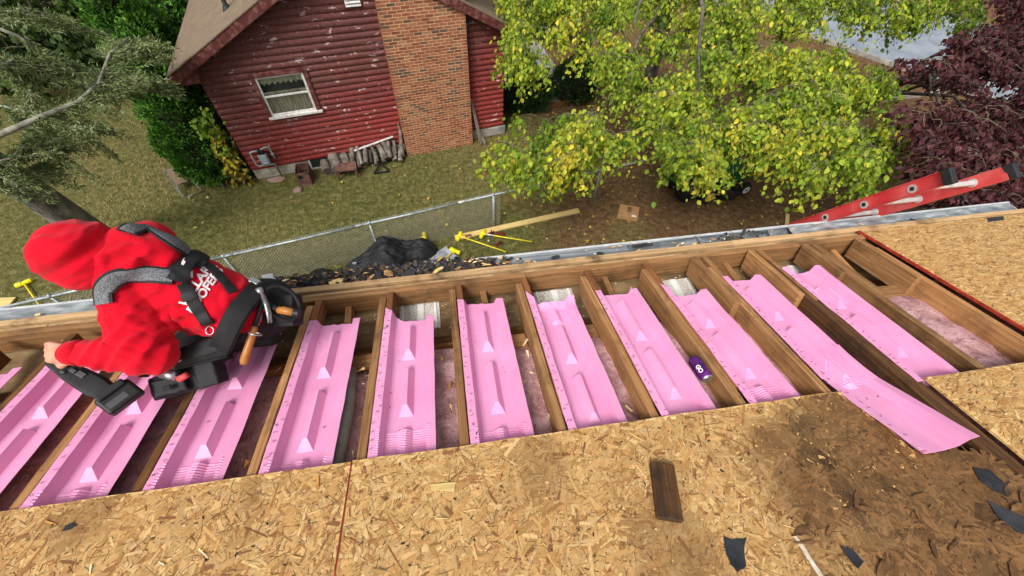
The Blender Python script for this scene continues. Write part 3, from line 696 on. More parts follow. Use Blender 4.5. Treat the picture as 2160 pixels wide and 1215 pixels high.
# flaked-up pieces of the rotten sheet
def blob_poly(cx, cy, rx, ry, n=14, rough=.3, rot=0.0):
    return [(cx + math.cos(rot) * rx * q * math.cos(a) - math.sin(rot) * ry * q * math.sin(a), cy + math.sin(rot) * rx * q * math.cos(a) + math.cos(rot) * ry * q * math.sin(a))
            for a, q in ((2 * math.pi * i / n, 1 + random.uniform(-rough, rough)) for i in range(n))]
MAT['felt'] = simple('black_felt', [srgb(24, 25, 28), srgb(42, 44, 48), srgb(58, 60, 64)], 14, .85, bump=.3, bscale=90)
for i in range(34):
    x, y = random.uniform(1.0, 1.92), random.uniform(-.45, .04); mb = MB(); r0 = random.uniform(.012, .04)
    pl = blob_poly(x, y, r0, r0 * random.uniform(.15, .35), 6, .3, random.uniform(-.6, 1.4)); tx, ty = random.uniform(-.10, .10), random.uniform(-.10, .10)
    mb.prism([RP(a, b, .0125 + random.uniform(.000, .003) + abs((a - x) * tx + (b - y) * ty)) for a, b in pl], NRM * .0025); mb.build('flake', MAT['rot'], rot)
# torn felt scraps stuck to the boards
felt = [((767, 8), None)]
def scrap(pxs, n0=.0146, label='', th=.0015, mat='felt', name='felt_scrap', cat='scrap', rough=.01, group=None):
    P_ = [RF(a, b, n0) for a, b in pxs]; out = []
    for i in range(len(P_)):
        a, b = P_[i], P_[(i + 1) % len(P_)]
        for q in range(3):
            out.append(a.lerp(b, q / 3) + Vector((random.uniform(-1, 1), random.uniform(-1, 1), 0)) * rough * (0 if q == 0 else .5))
    out = [Vector((p_.x, p_.y, RZ0 - TR * p_.y + n0)) for p_ in out]
    mb = MB(); mb.prism(out, NRM * th); return tag(mb.build(name, MAT[mat]), label, cat, group)
scrap([(1526, 1132), (1545, 1138), (1575, 1134), (1570, 1160), (1574, 1195), (1556, 1208), (1540, 1190), (1530, 1160)], label='torn black felt scrap stuck to the board at the bottom right', rough=.004)
scrap([(128, 1122), (140, 1108), (152, 1102), (163, 1108), (150, 1116)], label='small black felt scrap on the lower left panel', rough=.003)
scrap([(1772, 1150), (1800, 1160), (1822, 1185), (1810, 1200), (1790, 1178)], n0=.017, label='black felt scrap on the joint of the rotten panel', rough=.004)
scrap([(2052, 985), (2085, 990), (2125, 1025), (2128, 1048), (2095, 1035), (2066, 1012)], n0=.014, label='long black felt scrap beside the blackened rafter', rough=.006)
scrap([(2080, 1055), (2160, 1090), (2200, 1130), (2150, 1125), (2100, 1085)], n0=.016, label='black felt strip at the right edge of the rotten panel', rough=.008)
scrap([(2082, 460), (2116, 456), (2118, 464), (2085, 468)], n0=.0155, label='small black felt scrap on the eave panel by the gutter', rough=.002)
# wood block lying on the boards
blk = [(1372, 976), (1390, 970), (1425, 978), (1438, 1010), (1430, 1080), (1420, 1094), (1396, 1098), (1382, 1040)]
a_, b_ = RF(1398, 972, .05), RF(1416, 1092, .05)
tag(plank('wood_offcut', a_ + NRM * -.0235, b_ + NRM * -.0235, .088, .024, MAT['wood_black'], up=NRM, rough=.003, bv=.004), 'dark weathered wood offcut lying on the strand board', 'wood block')
scrap([(908, 1022), (962, 1018), (958, 1038), (912, 1032)], n0=.0146, th=.004, mat='wood_pale', name='wood_chip', cat='wood chip', label='pale rectangular wood chip in the middle of the boards', rough=.002)

# nail stubs, specks and slivers over boards and bays (too small and many to pick apart)
def scatter(name, n, box, nn, cols, smin, smax, asp, label, mat='debris', filt=None, up=.15):
    X = RNG.uniform(box[0], box[1], n); Y = RNG.uniform(box[2], box[3], n)
    if filt is not None: k = filt(X, Y); X, Y = X[k], Y[k]; n = len(X)
    th = RNG.uniform(0, 6.28, n); L = RNG.uniform(smin, smax, n); W = L * RNG.uniform(asp * .5, asp * 1.5, n); H = (nn(X, Y) if callable(nn) else np.full(n, nn)) + RNG.uniform(.0, .004, n)
    V = np.zeros((n, 4, 3))
    for i, (a, b) in enumerate(((-.5, -.4), (.5, -.5), (.45, .5), (-.5, .45))):
        qx = X + a * L * np.cos(th) - b * W * np.sin(th); qy = Y + a * L * np.sin(th) + b * W * np.cos(th); h = H + L * RNG.normal(0, up, n)
        h = np.maximum(h, H * .99) if False else h
        V[:, i, 0] = qx; V[:, i, 1] = qy + h * ST; V[:, i, 2] = RZ0 - TR * qy + h * CT
    C = np.array(cols)[RNG.integers(0, len(cols), n)] * RNG.uniform(.7, 1.15, n)[:, None]
    return tag(mobj(name, mesh_np(name, V.reshape(-1, 3), np.arange(4 * n).reshape(-1, 4), C), MAT[mat]), label, 'debris', kind='stuff')
woodc = [srgb(226, 190, 130), srgb(206, 164, 100), srgb(176, 124, 66), srgb(236, 214, 170)]
dark = [srgb(26, 26, 28), srgb(46, 44, 44), srgb(60, 46, 34)]
scatter('board_specks', 620, (-2.2, 3.0, -.5, .48), .0152, dark, .004, .014, .35, 'dark specks and nail stubs over the strand boards', filt=lambda X, Y: Y < ey(X) - .03, up=.03)
scatter('wood_slivers', 130, (-2.2, 3.0, -.5, .46), .0160, woodc, .015, .06, .12, 'loose wood slivers lying on the strand boards', filt=lambda X, Y: (Y < ey(X) - .05) & (X < 1.0), up=.03)
def bay(X, Y): return (((X + .09) / .408) % 1 > .78) | (((X + .09) / .408) % 1 < .06)
scatter('bay_chips', 700, (-1.2, 2.3, .48, 1.08), lambda X, Y: -.078 + 0 * X, woodc + [srgb(150, 96, 60)], .008, .05, .22, 'wood chips fallen between the rafters', filt=lambda X, Y: ((((X + .09) / .408) % 1 > .75) & (RNG.random(len(X)) < (.25 + .75 * (np.abs(X - .28) < .15)))) | (X > 2.42), up=.2)
n = 420; X = RNG.uniform(-1.1, 2.7, n); Y = RNG.uniform(1.26, 1.5, n); az = RNG.uniform(0, 6.28, n)
P = np.stack([X, Y, np.full(n, SZ + .012)], 1); T_ = np.stack([np.cos(az), np.sin(az), RNG.normal(0, .2, n)], 1); Nn = np.tile([0, 0, 1.0], (n, 1)) + RNG.normal(0, .3, (n, 3))
C = np.array(woodc + [srgb(230, 226, 220)] * 3)[RNG.integers(0, 7, n)] * .9
tag(mobj('soffit_crumbs', leaf_mesh('soffit_crumbs', P, T_, Nn, RNG.uniform(.006, .02, n), C, .6), MAT['debris']), 'pale crumbs of wood and foam on the soffit boards', 'debris', kind='stuff')

# ------------------------------------------------------------------ gutter
MAT['gutter'] = simple('grey_gutter_metal', [srgb(92, 98, 102), srgb(122, 128, 132), srgb(166, 170, 172)], 7, .5, metal=.25, bump=.15, bscale=30, stretch=(1, 4, 4))
MAT['gutter_white'] = simple('white_gutter_lip', [srgb(172, 176, 178), srgb(206, 210, 210)], 12, .4, metal=.1)
MAT['galv'] = simple('streaked_galvanised', [srgb(100, 106, 112), srgb(142, 148, 152), srgb(196, 200, 202)], 9, .45, metal=.3, bump=.2, bscale=40, stretch=(1, 3, 3))
t = NT('gutter_guard_mesh'); co = t.coord((1, 1, 1)); v = t.n('TexVoronoi'); v.inputs['Scale'].default_value = 150; v.inputs['Randomness'].default_value = 0; t.l(co, v.inputs['Vector'])
c = t.mix(t.ramp(v.outputs['Distance'], [(.3, 1.0), (.45, 0.0)]), srgb(140, 146, 150), srgb(48, 50, 52)); c = t.mix(t.ramp(t.noise(co, 5, 5), [(.45, 0.0), (.7, .5)]), c, srgb(96, 100, 104)); t.base(c); t.set(.55, .3, .4); MAT['guard'] = t.m
GY, GZ = 1.646, RZ0 - TR * 1.646 - .045
gp = [(0, 0), (0, -.10), (.07, -.105), (.085, -.085), (.085, -.06), (.108, -.035), (.118, -.012), (.118, .002), (.104, .002)]
GX0, GX1 = -5.6, 4.40
mb = MB(); m = len(gp); nseg = 40; vs = []
for i in range(nseg + 1):
    x = GX0 + (GX1 - GX0) * i / nseg; wv = .003 * noise.noise(Vector((x * 1.3, 0, 0)))
    vs += [(x, GY + a + wv, GZ + b + wv) for a, b in gp]
mb.add(vs, [(i * m + j, i * m + j + 1, (i + 1) * m + j + 1, (i + 1) * m + j) for i in range(nseg) for j in range(m - 1)])
gut = mb.build('gutter', MAT['gutter'], ours, sharp=40); s_ = gut.modifiers.new('thick', 'SOLIDIFY'); s_.thickness = .002
mb = MB(); mb.bar((GX0, GY + .118, GZ + .004), (GX1, GY + .118, GZ + .004), .014, .016); bevel(mb.build('gutter_lip', MAT['gutter_white'], gut), .003, 2)
mb = MB(); mb.prism([(GX1, GY + a, GZ + b) for a, b in gp[:-1]], (.004, 0, 0)); mb.build('end_cap', MAT['gutter_white'], gut)
plank('rake_flashing', RP(4.39, 1.62, .01), RP(4.39, -1.0, .01), .05, .03, MAT['gutter_white'], ours, up=NRM)
for (a, b, mt) in ((-5.6, -1.72, 'gutter'), (.02, 1.16, 'guard'), (-1.72, .02, 'guard'), (2.42, 4.39, 'galv')):
    V = []; ns = max(4, int((b - a) / .08))
    for i in range(ns + 1):
        x = a + (b - a) * i / ns
        for q in range(5):
            V.append((x, GY + .004 + .102 * q / 4, GZ + .006 - .012 * math.sin(q / 4 * 3.14) + .002 * noise.noise(Vector((x * 4, q, 0))) + (.012 * (1 - q / 4) if mt == 'galv' else 0)))
    o = mobj('gutter_guard', mesh_np('gutter_guard', V, [(i * 5 + j, i * 5 + j + 1, i * 5 + 6 + j, i * 5 + 5 + j) for i in range(ns) for j in range(4)]), MAT[mt], gut, smooth=True)
for px in (1483, 1655, 1740):
    g = RF(px, 505); mb = MB(); mb.bar((g.x, GY + .0, GZ - .012), (g.x + .01, GY + .112, GZ - .008), .022, .004); mb.bar((g.x - .006, GY + .0, GZ - .006), (g.x + .004, GY + .112, GZ - .002), .006, .006); mb.build('hanger', MAT['galv'], gut)
# shingle rubble heaped in the gutter
n = 3600; X = np.concatenate([RNG.uniform(-1.75, .22, 3000), RNG.uniform(.2, 3.4, 600)]); Y = GY + RNG.uniform(.006, .108, n)
hump = np.where(X < .1, .03 + .018 * np.array([noise.noise(Vector((x * 3, 0, 2))) for x in X]), .004) * (X < .3) + .004
keep = (X < .2) | (np.array([noise.noise(Vector((x * 2.2, 5, 0))) for x in X]) > .12); X, Y, hump = X[keep], Y[keep], hump[keep]; n = len(X)
P = np.stack([X, Y, GZ + .006 + RNG.uniform(.1, 1, n) * hump], 1); az = RNG.uniform(0, 6.28, n)
T_ = np.stack([np.cos(az), np.sin(az) * .6, RNG.normal(0, .25, n)], 1); Nn = np.tile([0, 0, 1.0], (n, 1)) + RNG.normal(0, .45, (n, 3))
cols = np.array([srgb(38, 38, 42), srgb(54, 54, 58), srgb(70, 68, 68), srgb(46, 40, 36), srgb(88, 72, 52)]); C = cols[RNG.integers(0, 5, n)]
S = RNG.uniform(.012, .05, n); S[X > .2] *= .8
tag(mobj('gutter_rubble', leaf_mesh('gutter_rubble', P, T_, Nn, S, C, 1.1), MAT['debris']), 'black crumbled shingle rubble heaped in the gutter', 'debris', kind='stuff')
n = 170; X = np.concatenate([RNG.uniform(-1.75, .6, 130), RNG.uniform(.6, 3.6, 40)]); Y = GY + RNG.uniform(.0, .11, n); P = np.stack([X, Y, GZ + np.where(X < .15, .035, .012)], 1); az = RNG.uniform(-.6, .6, n)
T_ = np.stack([np.cos(az), np.sin(az), RNG.normal(0, .12, n)], 1); Nn = np.tile([0, -.2, 1.0], (n, 1)) + RNG.normal(0, .3, (n, 3)); C = np.array(woodc)[RNG.integers(0, 4, n)]
tag(mobj('gutter_splinters', leaf_mesh('gutter_splinters', P, T_, Nn, RNG.uniform(.015, .055, n), C, .35), MAT['debris']), 'pale wood splinters strewn along the gutter', 'debris', kind='stuff')
# bigger scraps in and on the gutter, one by one
def gscrap(px, py, w, d, rot, mat, name, label, cat, z=.035, tilt=.15, jag=.25):
    v = ray(px, py); k = (GZ + z - CAM_H) / v.z; c_ = CAMP + v * k
    c_.y = min(max(c_.y, GY + .02), GY + .10); mb = MB()
    pl = blob_poly(0, 0, w / 2, d / 2, 9, jag); M_ = Matrix.Rotation(rot, 3, 'Z') @ Matrix.Rotation(tilt, 3, 'X')
    mb.prism([c_ + M_ @ Vector((a, b, 0)) for a, b in pl], M_ @ Vector((0, 0, .004))); return tag(mb.build(name, MAT[mat]), label, cat)
gscrap(712, 600, .085, .05, .1, 'wood_pale', 'wood_splinter', 'jagged pale yellow wood splinter on the rubble left of the third bay', 'splinter', jag=.45)
gscrap(782, 594, .07, .018, .9, 'wood', 'wood_splinter', 'pointed tan wood splinter sticking up from the gutter rubble', 'splinter', z=.05, tilt=.5)
gscrap(820, 575, .08, .045, -.4, 'wood', 'wood_splinter', 'broad tan splinter hanging over the white gutter lip', 'splinter', z=.045, jag=.4)
gscrap(925, 572, .08, .022, .5, 'wood_pale', 'wood_splinter', 'pale splinter at the right end of the gutter rubble', 'splinter', z=.05)
gscrap(80, 664, .035, .016, .1, 'wood_pale', 'wood_splinter', 'small pale splinter on the grey gutter left of the worker', 'splinter', z=.01)
gscrap(595, 608, .08, .05, .2, 'felt', 'shingle_piece', 'black shingle piece by the worker at the gutter', 'shingle', z=.04)
gscrap(860, 580, .10, .05, .1, 'felt', 'shingle_piece', 'large black shingle piece lying on the gutter rubble', 'shingle', z=.045)
gscrap(1355, 518, .17, .035, .05, 'felt', 'shingle_piece', 'long black felt strip lying along the gutter lip', 'shingle', z=.02, tilt=.0)
gscrap(1170, 543, .07, .03, .3, 'felt', 'shingle_piece', 'thin black shingle piece on the gutter mesh', 'shingle', z=.012, tilt=0)
gscrap(1265, 535, .06, .025, -.3, 'felt', 'shingle_piece', 'curled black shingle piece right of the gutter mesh middle', 'shingle', z=.012, tilt=0)
gscrap(1935, 472, .07, .03, -.5, 'felt', 'shingle_piece', 'dark shingle tear at the joint of the right gutter covers', 'shingle', z=.03, tilt=0)
# folded white paper tucked by the gutter
v = G(566, 592, GZ + .05); mb = MB(); q = Vector((v.x, GY + .085, GZ + .03))
mb.prism([q + Vector((-.035, 0, 0)), q + Vector((.03, 0, 0)), q + Vector((.035, .02, .055)), q + Vector((-.03, .02, .05))], (0, .003, .001))
mb.prism([q + Vector((-.01, -.012, 0)), q + Vector((.055, -.006, .0)), q + Vector((.03, .012, .045)), q + Vector((0, .01, .05))], (0, .003, .001))
tag(mb.build('paper_wrapper', simple('pale_paper', [srgb(196, 210, 214), srgb(222, 230, 232)], 8, .7)), 'folded pale paper wrapper tucked in the gutter beside the worker', 'paper')

# ------------------------------------------------------------------ pink rafter vents
t = NT('pink_foam'); co = t.coord(); n1 = t.noise(co, 4, 3); n2 = t.noise(co, 220, 2)
c = t.ramp(n1, [(.3, srgb(224, 146, 187)), (.7, srgb(231, 160, 199))]); sp = t.noise(co, 60, 2); c = t.mix(t.ramp(sp, [(.74, 0.0), (.77, .8)]), c, srgb(150, 70, 110))
t.base(c); t.set(.5, 0, .35); t.bump(n2, .08, .001); t.b.inputs['Subsurface Weight'].default_value = .0; MAT['pink'] = t.m
MAT['pink_print'] = simple('pink_emboss', [srgb(218, 140, 182)], 4, .5)
MAT['staple'] = simple('staple_mark', [srgb(110, 60, 84), srgb(150, 90, 116)], 40, .5, metal=.2)
def vent(k, ytop, L, label, dx=0.0, skew=0.0, ridges=((.055, .318), (.385, .66)), corr=((.70, .83),), topfn=None, n0=.004, emboss=True, warp=1.0, seed=0, W=.266, right_lift=-.02, xlim=None, endtwist=None, floor_d=.044):
    x0 = XK[k] + .045 + dx; fl, wl = .036, .017; D0 = floor_d; R0, R1 = .142 - .036, .142 + .036   # ridge base
    c0 = (W) / 2; rb, rc = .033, .008
    acols = [0, .008, .02, fl - .003, fl, fl + wl / 2, fl + wl, fl + wl + .004, .065, .082, c0 - rb - .006, c0 - rb, c0 - rb * .62, c0 - rc, c0, c0 + rc, c0 + rb * .62, c0 + rb, c0 + rb + .006, .19, .205, W - fl - wl - .004, W - fl - wl, W - fl - wl / 2, W - fl, W - fl + .003, W - .02, W - .008, W]
    acols = sorted(set(round(a, 4) for a in acols)); rows = set(np.arange(0, L, .022).round(4)) | {0.0, round(L, 4)}
    for a, b in ridges: rows |= {round(a, 4), round(a + .004, 4), round(b - .042, 4), round(b - .02, 4), round(b, 4)}
    for a, b in corr: rows |= set(np.arange(a, b + .001, .0055).round(4))
    rows = sorted(r for r in rows if 0 <= r <= L and not (any(a < r < b for a, b in corr) and not any(abs((r - a) / .0055 - round((r - a) / .0055)) < .02 for a, b in corr if a <= r <= b)))
    def h(a, l, ci):
        if a <= fl: z = 0.0
        elif a < fl + wl: z = -D0 * (a - fl) / wl
        elif a <= W - fl - wl: z = -D0
        elif a < W - fl: z = -D0 * (1 - (a - (W - fl - wl)) / wl) - .004
        else: z = -.004
        for (r0, r1) in ridges:
            if False:
                top = .036; u = abs(a - c0); side = top if u <= rc else top * (rb - u) / (rb - rc)
                e0 = top * min(1, (l - r0) / .004); e1 = top * min(1, (r1 - l) / .042); z += min(side, e0, e1)
        for (q0, q1) in corr:
            if q0 <= l <= q1 and fl * .6 < a < W - fl * .6:
                z += .0022 if ci else -.0008
                if abs(a - c0) < rc * 1.3: z += .022
                elif abs(a - c0) < rb: z += .022 * (rb - abs(a - c0)) / (rb - rc * 1.3)
        return z
    V = []; m = len(acols); cflag = False
    for l in rows:
        inC = any(q0 <= l <= q1 for q0, q1 in corr); cflag = (not cflag) if inC else False
        for a in acols:
            z = h(a, l, cflag); q = Vector((a * 6 + seed * 7, l * 5, seed))
            z += warp * .0035 * noise.noise(q); xx = x0 + a + skew * l + warp * .0022 * noise.noise(q * 2 + Vector((5, 5, 5)))
            if a < .02: z += .002 * noise.noise(Vector((l * 60, seed, 0)))
            z += right_lift * (a / W)
            ll = l
            if l < .03: ll = l - .006 * noise.noise(Vector((a * 40, seed, 1)))
            p_ = [xx, ytop - ll * CT, n0 + z]
            if topfn: p_ = topfn(p_, a, l)
            if endtwist: p_ = endtwist(p_, a, l)
            V.append(tuple(RP(*p_)))
    F = [(i * m + j, i * m + j + 1, (i + 1) * m + j + 1, (i + 1) * m + j) for i in range(len(rows) - 1) for j in range(m - 1)]
    def warped(a, l, z):
        q = Vector((a * 6 + seed * 7, l * 5, seed)); z += warp * .0035 * noise.noise(q) + right_lift * (a / W); p_ = [x0 + a + skew * l + warp * .0022 * noise.noise(q * 2 + Vector((5, 5, 5))), ytop - l * CT, n0 + z]
        if topfn: p_ = topfn(p_, a, l)
        if endtwist: p_ = endtwist(p_, a, l)
        return tuple(RP(*p_))
    for (r0, r1) in ridges:           # hipped ridges moulded up from the floor
        b_ = len(V); zf, zt = -D0 - .001, -D0 + .035; ls = [r0, r0 + .003, (r0 + r1) / 2, r1 - .044, r1]
        V += [warped(c0 - rb, r0, zf), warped(c0 + rb, r0, zf), warped(c0 - rc, r0 + .003, zt), warped(c0 + rc, r0 + .003, zt), warped(c0 - rb, (r0 + r1) / 2, zf), warped(c0 + rb, (r0 + r1) / 2, zf), warped(c0 - rc, (r0 + r1) / 2, zt), warped(c0 + rc, (r0 + r1) / 2, zt), warped(c0 - rb, r1, zf), warped(c0 + rb, r1, zf), warped(c0 - rc, r1 - .044, zt), warped(c0 + rc, r1 - .044, zt)]
        F += [tuple(b_ + i for i in f) for f in ((0, 1, 3, 2), (0, 2, 6, 4), (2, 3, 7, 6), (3, 1, 5, 7), (4, 6, 10, 8), (6, 7, 11, 10), (7, 5, 9, 11), (10, 11, 9, 8))]
    root = thing('rafter_vent', label, 'rafter vent', RP(x0, ytop, 0), 'pink foam rafter vents between the rafters')
    sh = mobj('foam_tray', mesh_np('foam_tray', V, F), MAT['pink'], root); so_ = sh.modifiers.new('thick', 'SOLIDIFY'); so_.thickness = .0025; so_.offset = 0
    # staples along the left flange
    mb = MB(); r_ = random.Random(seed)
    for i in range(int(L / .045)):
        l = .03 + i * .045 + r_.uniform(-.018, .018); a = r_.uniform(.006, .03); an = r_.uniform(-1, 1); q = .006
        if l > L - .02: continue
        dxx, dyy = q * math.cos(an), q * math.sin(an); nn = n0 + .0045
        b0 = [x0 + a + skew * l - dxx, ytop - l * CT - dyy, nn]; b1 = [x0 + a + skew * l + dxx, ytop - l * CT + dyy, nn]
        if endtwist: b0 = endtwist(b0, a, l); b1 = endtwist(b1, a, l)
        mb.bar(RP(*b0), RP(*b1), .0016, .0018, NRM)
    tag(mb.build('staples', MAT['staple'], root), kind='stuff')
    if emboss:
        tc = bpy.data.curves.new('emboss', 'FONT'); tc.body = emboss if isinstance(emboss, str) else 'raft-R-mate'; tc.size = .034; tc.extrude = .0006; tc.space_character = 1.12
        me = evaluated(bpy.data.objects.new('tmp', tc))
        ea = fl + wl + .006
        for v_ in me.vertices:   # mirrored lettering pressed up from below, running along the tray
            tx, ty, tz = v_.co; l = .34 - tx * 1.02; a = ea + .026 - ty * .8; l = max(.01, l)
            v_.co = RP(x0 + a + skew * l, ytop - l * CT, n0 - D0 + .0016 + right_lift * (a / W) + tz + warp * .0035 * noise.noise(Vector((a * 6 + seed * 7, l * 5, seed))))
        me.materials.clear(); mobj('embossed_lettering', me, MAT['pink_print'], root)
    return root
def hand_end(l): return l
vent(-6, 1.27, .85, 'pink rafter vent cut off by the left edge of the picture', seed=1)
vent(-5, 1.26, .86, 'pink rafter vent under the hand and power tool at far left', seed=2)
vent(-4, 1.12, .70, 'pink rafter vent with a long ridge below the power tool battery', seed=3, ridges=((.02, .22), (.29, .53)), corr=((.57, .68),))
vent(-3, 1.29, .88, 'shaded pink rafter vent under the hanging hammer handle', seed=4, ridges=((.05, .33), (.42, .68)), corr=((.71, .84),))
vent(-2, 1.335, .93, 'pink rafter vent just right of the tool belt, next to a dusty duct', seed=5, ridges=((.085, .385), (.48, .77)), corr=((.82, .9),))
def cut5(p, a, l):
    if l < .2: p[1] -= (.2 - l) / .2 * .09 * min(1, a / .1) * .9
    return p
vent(-1, 1.37, .96, 'pink rafter vent in front of the first white soffit plate', seed=6, ridges=((.12, .375), (.45, .71)), corr=((.785, .92),), topfn=cut5)
vent(0, 1.362, .95, 'straight pink rafter vent in the middle with wood chips beside it', seed=7, ridges=((.10, .385), (.48, .76)), corr=((.845, .94),))
def curl7(p, a, l):
    if l < .16: q = (.16 - l) / .16; p[2] += .035 * q * q * min(1, max(0, (a - .03) / .05)); p[1] -= .10 * q * min(1, a / .06)
    return p
vent(1, 1.37, .96, 'crumpled pink rafter vent with a curled top and cracked left edge', seed=8, ridges=((.30, .55), (.64, .9)), corr=((.15, .25),), topfn=curl7, warp=1.7)
vent(2, 1.30, .90, 'pink rafter vent left of the purple drink can', seed=9, ridges=((.09, .39), (.475, .765)), corr=((.84, .9),))
def cut9(p, a, l):
    if l < .2: p[1] -= (.2 - l) / .2 * .07 * min(1, a / .08)
    return p
vent(3, 1.29, .88, 'torn pink rafter vent right of the purple drink can', seed=10, ridges=((.14, .36), (.42, .71)), corr=((.77, .87),), topfn=cut9, warp=1.5)
vent(4, 1.29, .80, 'pink rafter vent beside the first cut sister board', seed=11, ridges=((.10, .375), (.455, .735)), corr=())
def twist(p, a, l):
    q = max(0, l - .22) / .32; p[2] += .02 * (a / .266) * min(1, max(0, l - .05) / .3); p[0] -= .015 * q * q * (a / .272); p[2] += .052 * q ** 1.2; p[0] += .02 * q; p[2] += 0.0 + .024 * q * q * max(0, (a - .16) / .11)
    return p
vent(4, .70, .585, 'loose pink rafter vent overlapping another and sliding onto the rotten board', seed=12, dx=.004, skew=.025, n0=.003, ridges=((.03, .22),), corr=((.02, .22),), emboss=False, warp=1.6, endtwist=twist)
def cut11(p, a, l):
    if l < .25: p[2] += .012 * (.25 - l) / .25 * math.sin(a * 30)
    return p
vent(5, 1.30, .90, 'rightmost pink rafter vent with a corrugated patch and torn top', seed=13, dx=.005, W=.28, ridges=((.20, .36), (.44, .735)), corr=((.18, .32),), topfn=cut11, warp=1.4)

# crumbs that fell onto the vents
def onv(X, Y):
    f = ((X + .09 - .045) % .408); return np.where(f < .034, .0075, np.where((f > .06) & (f < .20), -.0365 - .02 * f / .266, .5))
scatter('vent_crumbs', 420, (-2.0, 2.25, .5, 1.22), onv, dark + woodc, .004, .016, .3, 'dark crumbs and wood slivers lying on the pink vents', filt=lambda X, Y: (onv(X, Y) < .1) & ~((((X + .09 - .045) % .408) > .09) & (((X + .09 - .045) % .408) < .185)), up=.03)
# drink can lying between the vents
cA, cB = RP(1.086, .745, -.022), RP(1.092, .622, -.028)
can = thing('drink_can', 'purple drink can with white letters lying between two rafters', 'can', cB)
t = NT('can_print'); co = t.coord(); c = t.ramp(t.noise(co, 30, 3), [(.35, srgb(74, 24, 104)), (.55, srgb(116, 44, 140)), (.75, srgb(150, 70, 160))]); t.base(c); t.set(.25, .5, .5); MAT['can'] = t.m
MAT['alu'] = simple('bare_aluminium', [srgb(170, 172, 174), srgb(200, 202, 204)], 10, .3, metal=.9)
mb = MB(); dC = (cB - cA); mb.tube([cA, cA + dC * .05, cA + dC * .1, cA + dC * .9, cA + dC * .96], [.023, .027, .031, .031, .028], 20); mb.build('can_body', MAT['can'], can, sharp=40)
mb = MB(); mb.tube([cA + dC * .96, cA + dC], [.029, .0265], 20); mb.tube([cA + dC * 1.0, cA + dC * 1.006], [.0225, .0225], 20); mb.build('can_end', MAT['alu'], can, sharp=40)
ax = dC.normalized(); tocam = (CAMP - cA); tocam -= ax * tocam.dot(ax); tocam.normalize(); sd_ = ax.cross(tocam)
tc = bpy.data.curves.new('can_text', 'FONT'); tc.body = 'GO'; tc.size = .03; tc.offset = .0012; me = evaluated(bpy.data.objects.new('tmp', tc))
for v_ in me.vertices:
    a = (v_.co.y - .013) / .033 ; x = .055 + v_.co.x * .9
    v_.co = cA + ax * x + (tocam * math.cos(a) + sd_ * -math.sin(a)) * .0317
me.materials.clear(); mobj('can_lettering', me, MAT['white_vinyl'], can)
# ================================================================== things in the yard
MAT['galv_pipe'] = simple('fence_pipe', [srgb(130, 140, 144), srgb(164, 174, 178), srgb(190, 198, 200)], 9, .45, metal=.35)
MAT['wire'] = simple('fence_wire', [srgb(168, 166, 150), srgb(204, 202, 188)], 20, .5, metal=.3)
FP = Vector((.91, 7.02, 0)); FD = Vector((2.7, .56, 0)).normalized(); SP = 2.757; FH = 1.0
fence = thing('chain_link_fence', 'silver chain-link fence with a top rail, its wire mesh ending at mid length', 'fence', FP)
for i in range(-3, 4):
    b = FP + FD * SP * i; mb = MB(); mb.tube([b + Vector((0, 0, -.05)), b + Vector((0, 0, FH - .01))], .024 if i else .03, 10); o = mb.build('post', MAT['galv_pipe'], fence, smooth=True)
    mb = MB(); mb.tube([b + Vector((0, 0, FH - .02)), b + Vector((0, 0, FH + .02)), b + Vector((0, 0, FH + .045))], [.032, .032, .012], 10); mb.build('post_cap', MAT['galv_pipe'], o, smooth=True)
cuts = [-9.4, -5.4, -2.95, -.72, 2.2, 5.6, 9.2]
for a, b in zip(cuts[:-1], cuts[1:]):
    mb = MB(); mb.tube([FP + FD * a + Vector((0, 0, FH + .0)), FP + FD * ((a + b) / 2) + Vector((0, 0, FH - .012)), FP + FD * (b - .002) + Vector((0, 0, FH))], .021, 10); mb.build('top_rail', MAT['galv_pipe'], fence, smooth=True)
    mb = MB(); mb.tube([FP + FD * (b - .10) + Vector((0, 0, FH)), FP + FD * (b + .06) + Vector((0, 0, FH))], .0245, 10); mb.build('rail_sleeve', MAT['white_paint'] if abs(b + .72) < .01 else MAT['galv_pipe'], fence, smooth=True)
V = []; F = []; rw = .0036; x0, x1 = -8.6, .17; pit = .062
def wire(p, q, off):
    b = len(V); d = (q - p).normalized(); n_ = Vector((-FD.y, FD.x, 0)); m_ = d.cross(n_)
    for c_ in (p, q):
        for k in range(3):
            a = 2.094 * k; V.append(tuple(c_ + n_ * (off + rw * math.cos(a)) + m_ * rw * math.sin(a)))
    for k in range(3): F.append((b + k, b + (k + 1) % 3, b + 3 + (k + 1) % 3, b + 3 + k))
s = x0 - 1.05
while s < x1 + 1.0:
    for dr_ in (1, -1):
        a0, a1 = (s, s + 1.0) if dr_ == 1 else (s + 1.0, s); z0_, z1_ = .0, FH + .03
        lo, hi = max(min(a0, a1), x0), min(max(a0, a1), x1)
        if hi - lo < .02: continue
        f = lambda x: z0_ + (z1_ - z0_) * ((x - a0) / (a1 - a0))
        sag = lambda x: .012 * math.sin(x * 1.9)
        wire(FP + FD * lo + Vector((0, 0, f(lo) + .01)), FP + FD * hi + Vector((0, 0, f(hi) + .01)), .026 + dr_ * .0024)
    s += pit
tag(mobj('wire_mesh', mesh_np('wire_mesh', V, F), MAT['wire'], fence), kind='stuff')
V = []; F = []; s = x0
while s < x1:
    p = FP + FD * s + Vector((0, 0, FH + .01)); wire(p, p + FD * .02 + Vector((0, 0, .05)), .026); wire(p + FD * .02 + Vector((0, 0, .05)), p + FD * .045 + Vector((0, 0, .0)), .026); s += pit
tag(mobj('wire_barbs', mesh_np('wire_barbs', V, F), MAT['wire'], fence), kind='stuff')

